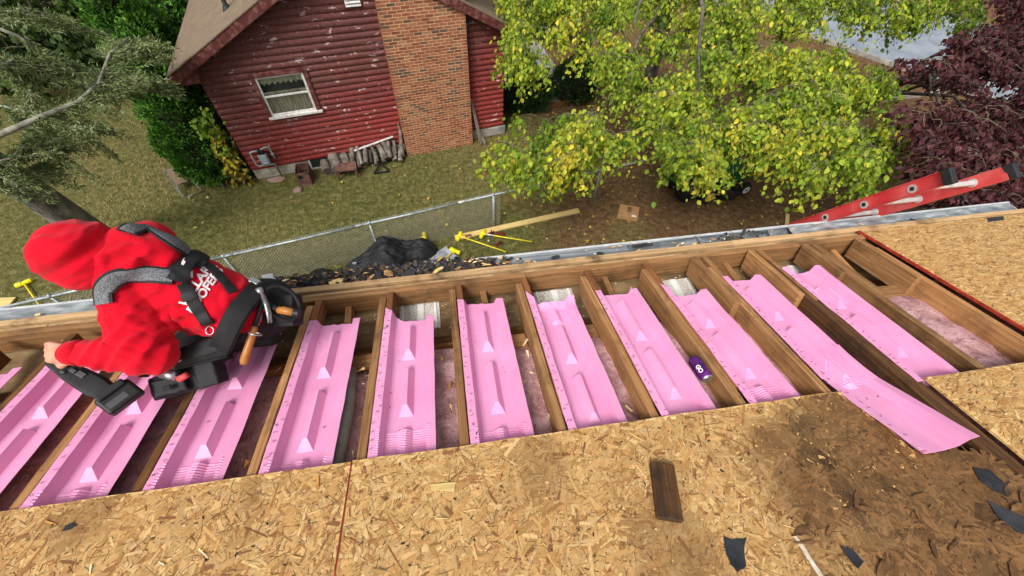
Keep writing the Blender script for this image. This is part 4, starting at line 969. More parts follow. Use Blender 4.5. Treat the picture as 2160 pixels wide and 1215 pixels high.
# timber on the lawn
a, b = G(960, 502, .03), G(1221, 444, .03); tag(plank('timber', a, b, .15, .045, MAT['wood_pale'], rough=.001), 'long pale new timber plank lying on the brown grass by the fence end', 'plank')
a, b = G(1661, 452, .03), G(1657, 505, .03); tag(plank('timber', a, b, .09, .04, MAT['wood_pale']), 'short pale board showing just above the gutter near the ladder', 'board')
a, b = G(-20, 642, .03), G(24, 640, .03); tag(plank('timber', a, b, .3, .03, MAT['wood_pale']), 'tan board lying by the gutter at the left picture edge', 'board')

# cardboard box
MAT['card'] = simple('cardboard', [srgb(150, 112, 74), srgb(176, 136, 94)], 5, .85, bump=.1)
q = [G(1308, 430, .13), G(1349, 437, .13), G(1346, 460, .13), G(1303, 453, .13)]
cb = thing('cardboard_box', 'closed brown cardboard box lying on the leaf-strewn ground', 'box', q[0])
mb = MB(); mb.prism([p - Vector((0, 0, .125)) for p in q], (0, 0, .125)); bevel(mb.build('carton', MAT['card'], cb), .006, 2)
MAT['ink'] = simple('dark_print', [srgb(40, 34, 30), srgb(60, 50, 42)], 30, .8)
def onquad(u, v): return (q[0].lerp(q[1], u)).lerp(q[3].lerp(q[2], u), v) + Vector((0, 0, .0025))
mb = MB()
for (u0, u1, v0, v1) in ((.42, .62, .18, .30), (.44, .6, .34, .42), (.4, .66, .46, .52), (.46, .62, .56, .6)):
    mb.add([onquad(u0, v0), onquad(u1, v0), onquad(u1, v1), onquad(u0, v1)], [(0, 1, 2, 3)])
mb.build('print', MAT['ink'], cb)
mb = MB(); mb.add([onquad(.68, .82), onquad(.88, .82), onquad(.88, .96), onquad(.68, .96)], [(0, 1, 2, 3)]); mb.build('label_sticker', MAT['white_vinyl'], cb)
mb = MB(); mb.add([onquad(.49, .0) , onquad(.51, .0), onquad(.51, 1), onquad(.49, 1)], [(0, 1, 2, 3)]); mb.build('flap_seam', simple('carton_tape', [srgb(128, 94, 60)], 3, .6), cb)

# yellow T-headed poles
MAT['yellow'] = simple('yellow_plastic', [srgb(226, 206, 10), srgb(246, 228, 24)], 7, .4)
MAT['yellow_pole'] = simple('yellow_pole_paint', [srgb(220, 196, 24), srgb(240, 222, 60)], 3, .45)
def tpole(h, tl, L, ang, label, z=.06, bare=0.0):
    a = G(*h, z); b = G(*tl, .03); d = (b - a); b = a + d.normalized() * L; b.z = .03
    r = thing('yellow_pole', label, 'pole', a, 'yellow T-headed poles on the ground')
    d = (b - a).normalized()
    mb = MB(); mb.tube([a, b], .0155, 10); mb.build('pole', MAT['yellow_pole'], r, smooth=True)
    if bare:
        mb = MB(); mb.tube([a + d * .1, a + d * (.1 + bare)], .017, 10); mb.build('bare_section', MAT['white_paint'], r, smooth=True)
    M_ = Matrix.Rotation(ang, 3, 'Z'); c_ = M_ @ Vector((-d.y, d.x, 0)).normalized()
    for s in (-1, 1):
        mb = MB(); mb.tube([a + c_ * s * .015, a + c_ * s * .03, a + c_ * s * .115, a + c_ * s * .135], [.03, .047, .05, .036], 12); mb.build('head_lobe', MAT['yellow'], r, sharp=40)
    mb = MB(); mb.tube([a - d * .03, a + d * .07], .03, 12); mb.build('socket', MAT['yellow'], r, sharp=40)
    mb = MB(); mb.tube([b - d * .01, b + d * .015], .018, 10); mb.build('end_cap', MAT['black_rubber'], r)
tpole((969, 498), (1098, 541), 1.22, .15, 'yellow T-headed pole with its head on the left end of the plank')
tpole((1018, 493), (1170, 517), 1.22, -.1, 'yellow T-headed pole with a white band, its head across the plank', bare=.18)
tpole((960, 529), (880, 592), 1.2, .2, 'upper of two yellow T-headed poles lying on the grey tarpaulin', z=.09)
tpole((936, 549), (870, 606), 1.2, .35, 'lower of two yellow T-headed poles lying on the grey tarpaulin', z=.1)
tpole((988, 556), (960, 600), 1.2, .2, 'yellow T-headed pole almost hidden by the gutter right of the tarpaulin')
tpole((895, 499), (840, 524), 1.1, -.25, 'yellow T-headed pole sticking out behind the black cover', z=.16, bare=.25)
tpole((50, 597), (88, 650), 1.2, -.25, 'yellow T-headed pole alone on the lawn left of the worker')
# dark red clamps by the poles
MAT['darkred'] = simple('dark_red_plastic', [srgb(92, 10, 16), srgb(126, 20, 26)], 10, .5)
for (px, py, an, lb) in ((988, 497, .1, 'dark red clamp lying across the left end of the plank'), (1036, 491, .9, 'dark red clamp on the plank beside the banded yellow pole'), (1056, 493, -.2, 'dark red clamp on the grass just below the plank'), (1051, 514, .5, 'dark red clamp on the grass between the two long yellow poles')):
    c_ = G(px, py, .05); M_ = Matrix.Rotation(an, 3, 'Z'); r = thing('hand_clamp', lb, 'clamp', c_, 'dark red clamps near the plank')
    for s in (-1, 1):
        mb = MB(); mb.tube([c_ + M_ @ Vector((-.12, s * .05, 0)), c_ + M_ @ Vector((-.02, s * .012, .005)), c_ + M_ @ Vector((.05, -s * .03, .0)), c_ + M_ @ Vector((.11, -s * .012, -.01))], [.012, .018, .016, .01], 7); mb.build('jaw', MAT['darkred'], r, smooth=True)
    mb = MB(); mb.ball(c_ + Vector((0, 0, .01)), .02, 8, 6); mb.build('pivot', MAT['black_rubber'], r, smooth=True)

# ------------------------------------------------------------------ soft lumps via voxel remesh
def remesh(mb, voxel, name, smooth_it=4, wrinkle=None, wr=0.0):
    me = mb.mesh(name); o = bpy.data.objects.new('tmp', me)
    r = o.modifiers.new('r', 'REMESH'); r.mode = 'VOXEL'; r.voxel_size = voxel
    if smooth_it: s = o.modifiers.new('s', 'SMOOTH'); s.iterations = smooth_it; s.factor = .5
    m2 = evaluated(o)
    m2.name = name
    if wrinkle:
        nv = len(m2.vertices); co_ = np.empty(nv * 3, np.float32); no_ = np.empty(nv * 3, np.float32); m2.vertices.foreach_get('co', co_); m2.vertex_normals.foreach_get('vector', no_)
        co_ = co_.reshape(-1, 3); no_ = no_.reshape(-1, 3); dd = np.array([wrinkle(Vector(a), Vector(b)) for a, b in zip(co_, no_)], np.float32)
        m2.vertices.foreach_set('co', (co_ + no_ * dd[:, None]).ravel())
    m2.update(); m2.materials.clear(); return m2
def lump(mb, c, r, M=None): mb.ball(c, r, 20, 12, M)
def caps(mb, p0, r0, p1, r1, n=14):
    """tapered capsule"""
    p0, p1 = Vector(p0), Vector(p1); mb.tube([p0, p0.lerp(p1, .5), p1], [r0, (r0 + r1) / 2, r1], n); mb.ball(p0, r0, n, 8); mb.ball(p1, r1, n, 8)
MAT['black_cloth'] = simple('black_cover_cloth', [srgb(14, 14, 18), srgb(22, 23, 27), srgb(32, 33, 38)], 7, .65, bump=.25, bscale=14, spec=.4, bdist=.02)
RT = Matrix.Rotation(.35, 3, 'Z')
def wrk(p, n): return .03 * noise.noise(p * 4.5) - .03 * abs(noise.noise(p * 5 + Vector((3, 1, 0)))) - .028 * abs(noise.noise(Vector((p.x * 6 + p.y * 11, p.y * 5 - p.x * 8, p.z * 13)))) + .03
c0_, c1_ = G(728, 570), G(922, 530); ux = (c1_ - c0_).normalized(); uy = Vector((-ux.y, ux.x, 0)); LL = (c1_ - c0_).length; V = []; nu, nv = 120, 60
def cov_w(u): return .20 + .34 * math.exp(-((u - .48) / .22) ** 2) + .12 * math.exp(-((u - .86) / .12) ** 2)
def cov_h(u): return .13 + .34 * math.exp(-((u - .46) / .17) ** 2) + .16 * math.exp(-((u - .84) / .12) ** 2)
for j in range(nv + 1):
    for i in range(nu + 1):
        u = i / nu; v = j / nv * 2 - 1; e = max(0.0, 1 - (2 * u - 1) ** 8) ** .5; w_ = cov_w(u) * (e * .92 + .08) * (1 + .12 * noise.noise(Vector((u * 7, math.copysign(1, v), 2))))
        p = c0_ + ux * (u * LL) + uy * (v * w_ + .10 * math.sin(u * 3) - .02)
        hgt = cov_h(u) * e * max(0.0, 1 - abs(v) ** 3.2); q = Vector((u * 6, v * 3, 0)); fold = 1 - 2 * abs(noise.noise(Vector((u * 9 + v * 2.5, v * 3.2 - u * 3, 1)))); f2 = 1 - 2 * abs(noise.noise(Vector((u * 5 - v * 4, v * 5 + u * 9, 5))))
        z = .012 + hgt * (1 + .10 * noise.noise(q)) + (.035 * fold + .03 * f2) * min(1, hgt * 5 + .2) * (1 - abs(v) ** 6)
        V.append((p.x + .02 * fold, p.y + .02 * f2, max(.012, z)))
o = mobj('black_cover', mesh_np('black_cover', V, [(j * (nu + 1) + i, j * (nu + 1) + i + 1, (j + 1) * (nu + 1) + i + 1, (j + 1) * (nu + 1) + i) for j in range(nv) for i in range(nu)]), MAT['black_cloth'], smooth=True); tag(o, 'rumpled black cloth cover heaped against the wire fence', 'cover')
c_ = G(748, 556, .22); mb = MB(); mb.add([c_ + Vector((-.05, -.02, .02)), c_ + Vector((.03, -.05, .025)), c_ + Vector((.06, .0, .03)), c_ + Vector((-.03, .035, .025))], [(0, 1, 2, 3)])
mobj('grey_patch', mb.mesh('grey_patch'), simple('grey_patch', [srgb(110, 112, 116), srgb(150, 152, 154)], 12, .5), o)
mb = MB(); lump(mb, G(678, 592, .15), (.34, .26, .2), RT); lump(mb, G(650, 596, .1), (.2, .2, .12), RT)
tag(mobj('black_bag', remesh(mb, .02, 'black_bag', 4, wrk), MAT['black_cloth'], smooth=True), 'black bag half hidden behind the white gutter edge right of the worker', 'bag')
# grey tarpaulin
V = []; q4 = [G(941, 521, .02), G(980, 556, .02), G(935, 625, .02), G(842, 582, .02)]; nn = 34
for j in range(nn + 1):
    for i in range(nn + 1):
        p = q4[0].lerp(q4[1], i / nn).lerp(q4[3].lerp(q4[2], i / nn), j / nn)
        V.append((p.x, p.y, .04 + .035 * abs(noise.noise(p * 4)) + .02 * abs(noise.noise(Vector((p.x * 9 + p.y * 5, p.y * 3, 0))))))
tag(mobj('tarpaulin', mesh_np('tarpaulin', V, [(j * (nn + 1) + i, j * (nn + 1) + i + 1, (j + 1) * (nn + 1) + i + 1, (j + 1) * (nn + 1) + i) for j in range(nn) for i in range(nn)]), simple('grey_tarp', [srgb(112, 116, 124), srgb(146, 150, 158), srgb(176, 180, 186)], 5, .45, bump=.2, bscale=25), smooth=True), 'crumpled grey tarpaulin spread under two yellow poles', 'tarpaulin')

# ------------------------------------------------------------------ red ladder over the eave
MAT['ladder_red'] = simple('red_fibreglass', [srgb(196, 52, 54), srgb(206, 72, 72), srgb(214, 104, 102)], 8, .5, bump=.05, stretch=(1, 1, 1))
MAT['rung'] = simple('rung_aluminium', [srgb(176, 172, 170), srgb(208, 204, 202), srgb(226, 224, 222)], 20, .4, metal=.35)
la = math.radians(31); lu = Vector((0, -math.sin(la), math.cos(la))); lo = Vector((2.78, 1.646 + .118 + .05, RZ0 - TR * 1.646 - .045))
low = -(lo.z - .0) / lu.z
lad = thing('extension_ladder', 'red fibreglass extension ladder leaning on the gutter, black end caps on top', 'ladder', lo + lu * low)
lf = Vector((0, math.cos(la), math.sin(la)))
for i, (x, tt, nm) in enumerate(((0.0, .78, 'rail'), (.43, .76, 'rail'))):
    c_ = lo + Vector((x, 0, 0)); p0, p1 = c_ + lu * low, c_ + lu * tt
    mb = MB(); w2, fd = .042, .028; sg = 1 if i == 0 else -1      # C channel, flanges turned outwards
    prof_ = [(0, -w2), (-sg * fd, -w2), (-sg * fd, -w2 + .004), (-sg * .004, -w2 + .004), (-sg * .004, w2 - .004), (-sg * fd, w2 - .004), (-sg * fd, w2), (0, w2)]
    mb.prism([p0 + Vector((a, 0, 0)) + lf * b for a, b in prof_], p1 - p0); rl = mb.build('rail', MAT['ladder_red'], lad)
    mb = MB(); prc = [(.006, -w2 - .004), (-sg * fd - sg * .004, -w2 - .004), (-sg * fd - sg * .004, w2 + .004), (sg * .006, w2 + .004)]
    mb.prism([p1 - lu * .012 + Vector((a, 0, 0)) + lf * b for a, b in prc], lu * .05); bevel(mb.build('end_cap', MAT['black_rubber'], rl), .006, 2)
for j in range(-16, 3):
    t_ = .59 + .298 * j - .298 * 2 + .596 if False else .60 - .298 * (2 - j)
    c_ = lo + lu * t_
    if (lo + lu * t_).z < .1: continue
    mb = MB(); mb.tube([c_ + Vector((-.002, 0, 0)), c_ + Vector((.432, 0, 0))], .017, 4 if False else 8); mb.build('rung', MAT['rung'], lad, sharp=30)
    for x in (0.0, .43):
        mb = MB(); mb.tube([c_ + Vector((x - .006, 0, 0)), c_ + Vector((x + .004, 0, 0))], .027, 14); rp = mb.build('rung_plate', MAT['rung'], lad, sharp=30)
        mb = MB(); mb.tube([c_ + Vector((x - .0075, 0, 0)), c_ + Vector((x - .003, 0, 0))], .0165, 4); mb.build('rung_socket', MAT['black_rubber'], rp)

# ------------------------------------------------------------------ ride-on mower under the tree
MAT['green_paint'] = simple('mower_green', [srgb(20, 84, 44), srgb(30, 104, 56)], 6, .35)
MAT['black_plastic'] = simple('black_plastic', [srgb(20, 20, 21), srgb(34, 34, 36)], 9, .5, bump=.05)
MAT['tyre'] = simple('tyre', [srgb(22, 22, 22), srgb(38, 36, 34)], 18, .85, bump=.4, bscale=50)
MAT['hub_yellow'] = simple('yellow_rim', [srgb(206, 180, 60), srgb(226, 204, 84)], 8, .45)
mo = G(1490, 433); mdir = (G(1572, 416) - mo).normalized(); mz = math.atan2(mdir.y, mdir.x)
MM = Matrix.Rotation(mz, 3, 'Z'); MO = mo + MM @ Vector((0, .0, 0))
def ml(x, y, z): return MO + MM @ Vector((x, y, z))
mow = thing('ride_on_mower', 'green ride-on mower with a black bagger parked under the yellow-green tree', 'mower', MO)
def wheel(c, r, w, rim):
    ax_ = MM @ Vector((0, 1, 0)); mb = MB()
    mb.tube([c - ax_ * w / 2, c - ax_ * w * .42, c - ax_ * w * .2, c + ax_ * w * .2, c + ax_ * w * .42, c + ax_ * w / 2], [r * .62, r * .9, r, r, r * .9, r * .62], 22); wt = mb.build('wheel', MAT['tyre'], mow, sharp=50)
    mb = MB(); mb.tube([c - ax_ * w * .53, c - ax_ * w * .50, c - ax_ * w * .40], [r * .30, r * .56, r * .6], 18); mb.build('rim', rim, wt, sharp=40)
    mb = MB(); mb.tube([c - ax_ * w * .58, c - ax_ * w * .5], [.03, .035], 10); mb.build('hub_cap', MAT['black_plastic'], wt)
for y in (.12, .86): wheel(ml(.0, y, .25), .25, .22, MAT['hub_yellow'])
for y in (.14, .82): wheel(ml(1.2, y, .19), .19, .15, MAT['white_vinyl'])
def mbox(name, c, s, mat, parent=mow, bv=.03):
    mb = MB(); mb.box(ml(*c), s, MM); return bevel(mb.build(name, mat, parent), bv, 3)
mb = MB(); hp = [(.62, .48), (.70, .74), (1.0, .80), (1.36, .70), (1.46, .52), (1.44, .36), (.7, .36)]
mb.prism([ml(x, .28, z) for x, z in hp], MM @ Vector((0, .44, 0))); bevel(mb.build('hood', MAT['green_paint'], mow), .04, 3)
mbox('grille', (1.46, .5, .5), (.03, .34, .22), MAT['black_plastic'])
mbox('chassis', (.55, .5, .33), (1.5, .34, .14), MAT['black_plastic'])
mbox('fender', (.02, .5, .53), (.62, .92, .08), MAT['green_paint'], bv=.035)
mbox('seat', (.0, .5, .64), (.42, .42, .10), MAT['black_plastic'], bv=.045); mbox('seat_back', (-.22, .5, .82), (.10, .42, .34), MAT['black_plastic'], bv=.045)
mbox('cutting_deck', (.62, .5, .17), (.62, 1.06, .16), MAT['black_plastic'], bv=.05)
mb = MB(); mb.tube([ml(.66, .5, .72), ml(.52, .5, .92)], .02, 8); mb.build('steering_column', MAT['black_plastic'], mow)
ring = [ml(.50 + .16 * math.sin(.6) * math.cos(a) * .6, .5 + .18 * math.sin(a), .93 + .16 * math.cos(a) * .5) for a in [2 * math.pi * i / 20 for i in range(21)]]
mb = MB(); mb.tube(ring, .016, 8, False); mb.build('steering_wheel', MAT['black_plastic'], mow, smooth=True)
mb = MB(); lump(mb, ml(-.62, .28, .5), (.30, .34, .40)); lump(mb, ml(-.62, .8, .5), (.30, .30, .40)); lump(mb, ml(-.55, .5, .85), (.32, .5, .14))
mobj('bagger', remesh(mb, .03, 'bagger', 4, lambda p, n: .012 * noise.noise(p * 6)), MAT['black_cloth'], mow, smooth=True)
mb = MB(); mb.tube([ml(.55, -.06, .2), ml(.45, -.12, .34), ml(.2, -.16, .52), ml(-.1, -.12, .72), ml(-.42, .0, .86)], [.11, .12, .115, .11, .11], 14); mb.build('discharge_chute', MAT['black_plastic'], mow, smooth=True)

# ------------------------------------------------------------------ beside the neighbour's wall
MAT['meter_grey'] = simple('meter_grey', [srgb(122, 130, 134), srgb(150, 158, 162)], 10, .5, metal=.2)
gm = thing('gas_meter', 'grey gas meter with silver pipe loop on the red wall', 'gas meter', HW(.42, 0, .12))
mb = MB(); mb.prism([HW(.33, .48, .20), HW(.55, .48, .20), HW(.55, .76, .20), HW(.33, .76, .20)], HB * .13); body_ = bevel(mb.build('meter_body', MAT['meter_grey'], gm), .03, 3)
mb = MB(); mb.prism([HW(.36, .76, .18), HW(.52, .76, .18), HW(.50, .88, .18), HW(.38, .88, .18)], HB * .1); bevel(mb.build('meter_head', MAT['black_plastic'], body_), .012, 2)
for z in (.52, .60, .68): 
    mb = MB(); mb.add([HW(.385, z, .204), HW(.50, z, .204), HW(.50, z + .05, .204), HW(.385, z + .05, .204)], [(0, 1, 2, 3)]); mb.build('dial', simple('dial_face', [srgb(170, 190, 204)], 5, .4), body_)
for pts in ([HW(.44, .86, .13), HW(.26, .86, .13), HW(.2, .84, .13), HW(.2, .5, .13), HW(.24, .44, .13), HW(.52, .44, .13), HW(.6, .42, .12), HW(.62, .3, .12)], [HW(.46, .88, .13), HW(.58, .92, .13), HW(.66, .9, .12), HW(.67, .6, .1), HW(.67, .5, .02)]):
    mb = MB(); mb.tube(pts, .021, 10); mb.build('pipe', MAT['galv_pipe'], gm, smooth=True)
mb = MB(); mb.tube([HW(.62, .33, .12), HW(.63, -.03, .13)], .024, 10); mb.build('riser', simple('rusty_pipe', [srgb(74, 52, 44), srgb(110, 80, 66)], 20, .8), gm)
mb = MB(); mb.tube([HW(.64, .70, .12), HW(.70, .70, .12)], .034, 10); mb.build('regulator', MAT['meter_grey'], gm)

MAT['rust'] = simple('rusty_iron', [srgb(60, 42, 38), srgb(92, 62, 54), srgb(118, 84, 72)], 10, .85, bump=.3)
c_ = G(646, 392); R8 = Matrix.Rotation(TH - .12, 3, 'Z')
rb_ = thing('rusty_firebox', 'rusty iron firebox with a round hole standing by the foundation', 'firebox', c_)
def rl(p): return c_ + R8 @ Vector(p)
mb = MB(); mb.prism([rl((-.17, 0, 0)), rl((.17, 0, 0)), rl((.15, .06, .34)), rl((-.15, .06, .34))], R8 @ Vector((0, .04, 0))); mb.build('front_plate', MAT['rust'], rb_)
for s in (-1, 1):
    mb = MB(); mb.prism([rl((s * .17, .04, 0)), rl((s * .17, .46, 0)), rl((s * .15, .44, .36)), rl((s * .15, .08, .34))], R8 @ Vector((s * .02, 0, 0))); mb.build('side_plate', MAT['rust'], rb_)
mb = MB(); mb.prism([rl((-.15, .44, .0)), rl((.15, .44, .0)), rl((.15, .44, .38)), rl((-.15, .44, .38))], R8 @ Vector((0, .03, 0))); mb.build('back_plate', MAT['rust'], rb_)
mb = MB(); mb.tube([rl((-.06, .052, .26)), rl((-.06, .02, .255))], .055, 14); mb.build('flue_hole', MAT['black_plastic'], rb_)
c_ = G(736, 378); rb2 = thing('rusty_grate', 'low rusty iron table frame in front of the log pile', 'grate', c_)
mb = MB(); mb.prism([rl((-.28, .0, .25)), rl((.28, 0, .25)), rl((.28, .24, .33)), rl((-.28, .24, .33))], (0, 0, .03)); mb.build('top_plate', MAT['rust'], rb2)
for s in (-.24, .24):
    for yy in (.02, .22): 
        mb = MB(); mb.bar(rl((s, yy, .0)), rl((s, yy, .27)), .035, .035, (1, 0, 0)); mb.build('leg', MAT['rust'], rb2)
c_ = G(806, 362); tr_ = thing('metal_trivet', 'black triangular iron frame lying in front of the logs', 'trivet', c_)
tri = [rl((-.22, -.08, .03)), rl((.2, -.06, .03)), rl((.0, .2, .12))]
for i in range(3):
    mb = MB(); mb.bar(tri[i], tri[(i + 1) % 3], .04, .03); mb.build('side_bar', MAT['black_plastic'], tr_)
MAT['pinkstone'] = simple('pink_stone', [srgb(136, 108, 100), srgb(164, 136, 126)], 8, .9, bump=.4)
for (px, py, w_, d_, h_, lb) in ((584, 379, .24, .13, .05, 'flat pinkish paver under the gas meter'), (629, 403, .12, .09, .08, 'small pink stone in front of the rusty firebox')):
    c_ = G(px, py); mb = MB(); mb.prism([c_ + Vector((a, b, -.02)) for a, b in blob_poly(0, 0, w_, d_, 8, .12)], (0, 0, h_)); tag(bevel(mb.build('stone', MAT['pinkstone']), .015, 2), lb, 'stone')

# logs, each on its own
MAT['bark'] = simple('grey_log', [srgb(66, 60, 54), srgb(108, 100, 90), srgb(150, 142, 130)], 5, .9, bump=.7, bscale=26, stretch=(1, 1, 1), rnd=.3, bdist=.02)
MAT['logend'] = simple('log_end', [srgb(56, 50, 44), srgb(96, 86, 74)], 16, .9, bump=.4)
def log(s, z0, o0, z1, o1, r, ds, label, grp='grey logs piled against the red wall'):
    a, b = HW(s, z0, o0), HW(s + ds, z1, o1); d = (b - a); mb = MB(); pts = [a + d * q for q in (0, .2, .4, .6, .8, 1)]
    mb.tube(pts, [r * random.uniform(.88, 1.1) for _ in pts], 11); 
    mb.v = [tuple(Vector(v) + Vector((random.uniform(-1, 1), random.uniform(-1, 1), random.uniform(-1, 1))) * r * .10) for v in mb.v]
    o = mb.build('log', MAT['bark'], sharp=45); tag(o, label, 'log', grp)
    mb = MB(); mb.tube([b - d.normalized() * .004, b + d.normalized() * .006], [r * .86, r * .8], 10); mb.build('cut_end', MAT['logend'], o); return o
log(1.78, .20, .12, .14, .46, .13, .02, 'rounded grey stump at the left end of the log pile')
log(2.05, .30, .10, .20, .55, .15, .03, 'thickest split grey log lying beside the rounded stump')
log(2.32, .30, .10, .22, .50, .12, .03, 'short stubby log to the right of the thickest split log')
ORD = 'first second third fourth fifth sixth seventh eighth ninth tenth eleventh twelfth thirteenth fourteenth fifteenth sixteenth seventeenth'.split()
for i in range(17):
    s = 2.5 + i * .083 + random.uniform(-.03, .03); up_ = (i % 2)
    log(s, .26 + .16 * up_ + random.uniform(-.03, .03), .07, .08 + .12 * up_, .40 + random.uniform(-.1, .16), random.uniform(.045, .075), random.uniform(-.10, .12), ORD[i] + ' thin grey log counted from the thick split log towards the chimney')
def WP(px, py, off):
    v = ray(px, py); k_ = ((HC - HB * off - CAMP).dot(HB)) / v.dot(HB); return CAMP + v * k_
tag(plank('trim_board', WP(747, 318, .16), WP(829, 288, .10), .05, .03, MAT['white_paint']), 'thin pale trim board propped on top of the log pile', 'board')
a, m_, b = WP(839, 259, .06), WP(846, 298, .14), WP(851, 330, .32); mb = MB(); mb.tube([a, a.lerp(m_, .5) + HA * .03, m_, m_.lerp(b, .5) - HA * .02, b], [.02, .045, .055, .06, .06], 9); tag(mb.build('driftwood', MAT['bark'], smooth=True), 'pale twisted driftwood branch leaning in the corner beside the chimney', 'branch')
tag(plank('leaning_board', WP(993, 208, .05), G(1016, 304, .02), .09, .025, MAT['wood_grey']), 'narrow grey board leaning against the wall right of the chimney', 'board')
tag(plank('leaning_board', WP(1003, 262, .06), G(1024, 303, .02), .07, .025, MAT['wood_grey']), 'short grey board leaning beside the longer one right of the chimney', 'board')
tag(plank('fallen_board', G(1048, 312, .04), G(1066, 330, .04), .14, .04, MAT['wood_red']), 'brown board lying on the grass right of the chimney', 'board')
c_ = G(1030, 290, .0); mb = MB(); mb.box(c_ + Vector((.25, .25, .13)), (.55, .3, .26), Matrix.Rotation(TH, 3, 'Z')); tag(bevel(mb.build('concrete_step', MAT['concrete']), .02, 2), 'pale concrete step at the right corner of the red house', 'step')

# folding chair on the left lawn
fc = thing('folding_chair', 'tipped folding lawn chair with a tan sling beside the evergreen shrubs', 'chair', G(388, 400))
MAT['sling'] = simple('tan_sling', [srgb(104, 84, 64), srgb(130, 108, 84)], 8, .8)
MAT['chair_metal'] = simple('chair_frame', [srgb(96, 96, 92), srgb(136, 136, 132)], 10, .45, metal=.4)
A_, B_, C_, D_ = G(352, 362, .28), G(380, 353, .32), G(402, 378, .22), G(374, 391, .18)
mb = MB(); mb.prism([A_, B_, C_, D_], (0, 0, .012)); mb.build('sling', MAT['sling'], fc)
for pts in ([G(344, 362, .3), G(388, 417, .02)], [A_, G(374, 392, .16), G(388, 417, .02)], [G(372, 391, .16), G(402, 379, .22)], [G(402, 379, .22), G(428, 403, .02)], [G(390, 417, .02), G(428, 403, .02)], [G(344, 362, .3), B_]):
    mb = MB(); mb.tube(pts, .014, 8); mb.build('frame_tube', MAT['chair_metal'], fc, smooth=True)

# patio beyond the corner of the house
pp = [G(1064, 40), G(1125, 50), G(1150, 110), G(1205, 190), G(1205, 215), G(1150, 226), G(1062, 226)]
mb = MB(); mb.prism([Vector((p.x, p.y, -.1)) for p in pp], (0, 0, .14)); tag(mb.build('patio', MAT['concrete']), 'pale concrete patio beside the red house', 'patio', kind='structure')
rail = thing('patio_railing', 'black iron railing standing on the patio by the house corner', 'railing', G(1074, 190))
a, b = G(1066, 192, .04), G(1090, 185, .04)
for i in range(8):
    p = a.lerp(b, i / 7); mb = MB(); mb.bar(p, p + Vector((0, 0, .95)), .025, .025, (1, 0, 0)); mb.build('baluster', MAT['black_plastic'], rail)
for z in (.12, .95):
    mb = MB(); mb.bar(a + Vector((0, 0, z)), b + Vector((0, 0, z)), .04, .03); mb.build('rail', MAT['black_plastic'], rail)
pt = thing('patio_table', 'low patio table with a pale square top and brown sides', 'table', G(1125, 178))
c_ = G(1128, 172, .0); R9 = Matrix.Rotation(.4, 3, 'Z'); mb = MB(); mb.box(c_ + Vector((0, 0, .56)), (.8, .7, .04), R9); mb.build('table_top', MAT['white_paint'], pt)
mb = MB(); mb.box(c_ + Vector((0, 0, .44)), (.76, .66, .2), R9); mb.build('apron', MAT['wood_red'], pt)
for sx_ in (-1, 1):
    for sy_ in (-1, 1):
        p = c_ + R9 @ Vector((sx_ * .32, sy_ * .28, 0)); mb = MB(); mb.bar(p + Vector((0, 0, .03)), p + Vector((0, 0, .35)), .05, .05, (1, 0, 0)); mb.build('leg', MAT['black_plastic'], pt)
c_ = G(1150, 196, .06); mb = MB(); mb.tube([c_ + Vector((.3 * math.cos(a), .3 * math.sin(a), .02)) for a in [i * math.pi / 12 for i in range(25)]], .012, 6, False); pl_ = mb.build('plant_ring', MAT['black_plastic']); tag(pl_, 'black iron ring lying on the patio near its edge', 'ring')
tag(plank('timber_edging', G(1152, 224, .05), G(1200, 216, .05), .14, .12, MAT['wood_red']), 'brown timber edging along the front of the patio', 'edging')
# ================================================================== trees and shrubs
def inpoly(x, y, poly):
    r = False; j = len(poly) - 1
    for i in range(len(poly)):
        xi, yi = poly[i]; xj, yj = poly[j]
        if (yi > y) != (yj > y) and x < (xj - xi) * (y - yi) / (yj - yi) + xi: r = not r
        j = i
    return r
MAT['trunk_bark'] = simple('grey_bark', [srgb(78, 74, 70), srgb(124, 120, 114), srgb(172, 168, 162)], 6, .95, bump=.8, bscale=18, stretch=(1, 1, .35), bdist=.03)
MAT['twig'] = simple('twig_bark', [srgb(70, 64, 48), srgb(104, 96, 76), srgb(136, 128, 108)], 8, .9)
MAT['limb_dark'] = simple('limb_bark', [srgb(56, 50, 42), srgb(86, 80, 70), srgb(116, 110, 100)], 8, .95, bump=.4)
def curve(p0, p1, sag, n=5, jit=.05):
    p0, p1 = Vector(p0), Vector(p1); L = (p1 - p0).length
    return [p0.lerp(p1, i / n) + Vector((random.uniform(-1, 1), random.uniform(-1, 1), random.uniform(-1, 1))) * jit * L * (0 < i < n) * .5 + Vector((0, 0, -sag * L * 4 * (i / n) * (1 - i / n))) for i in range(n + 1)]
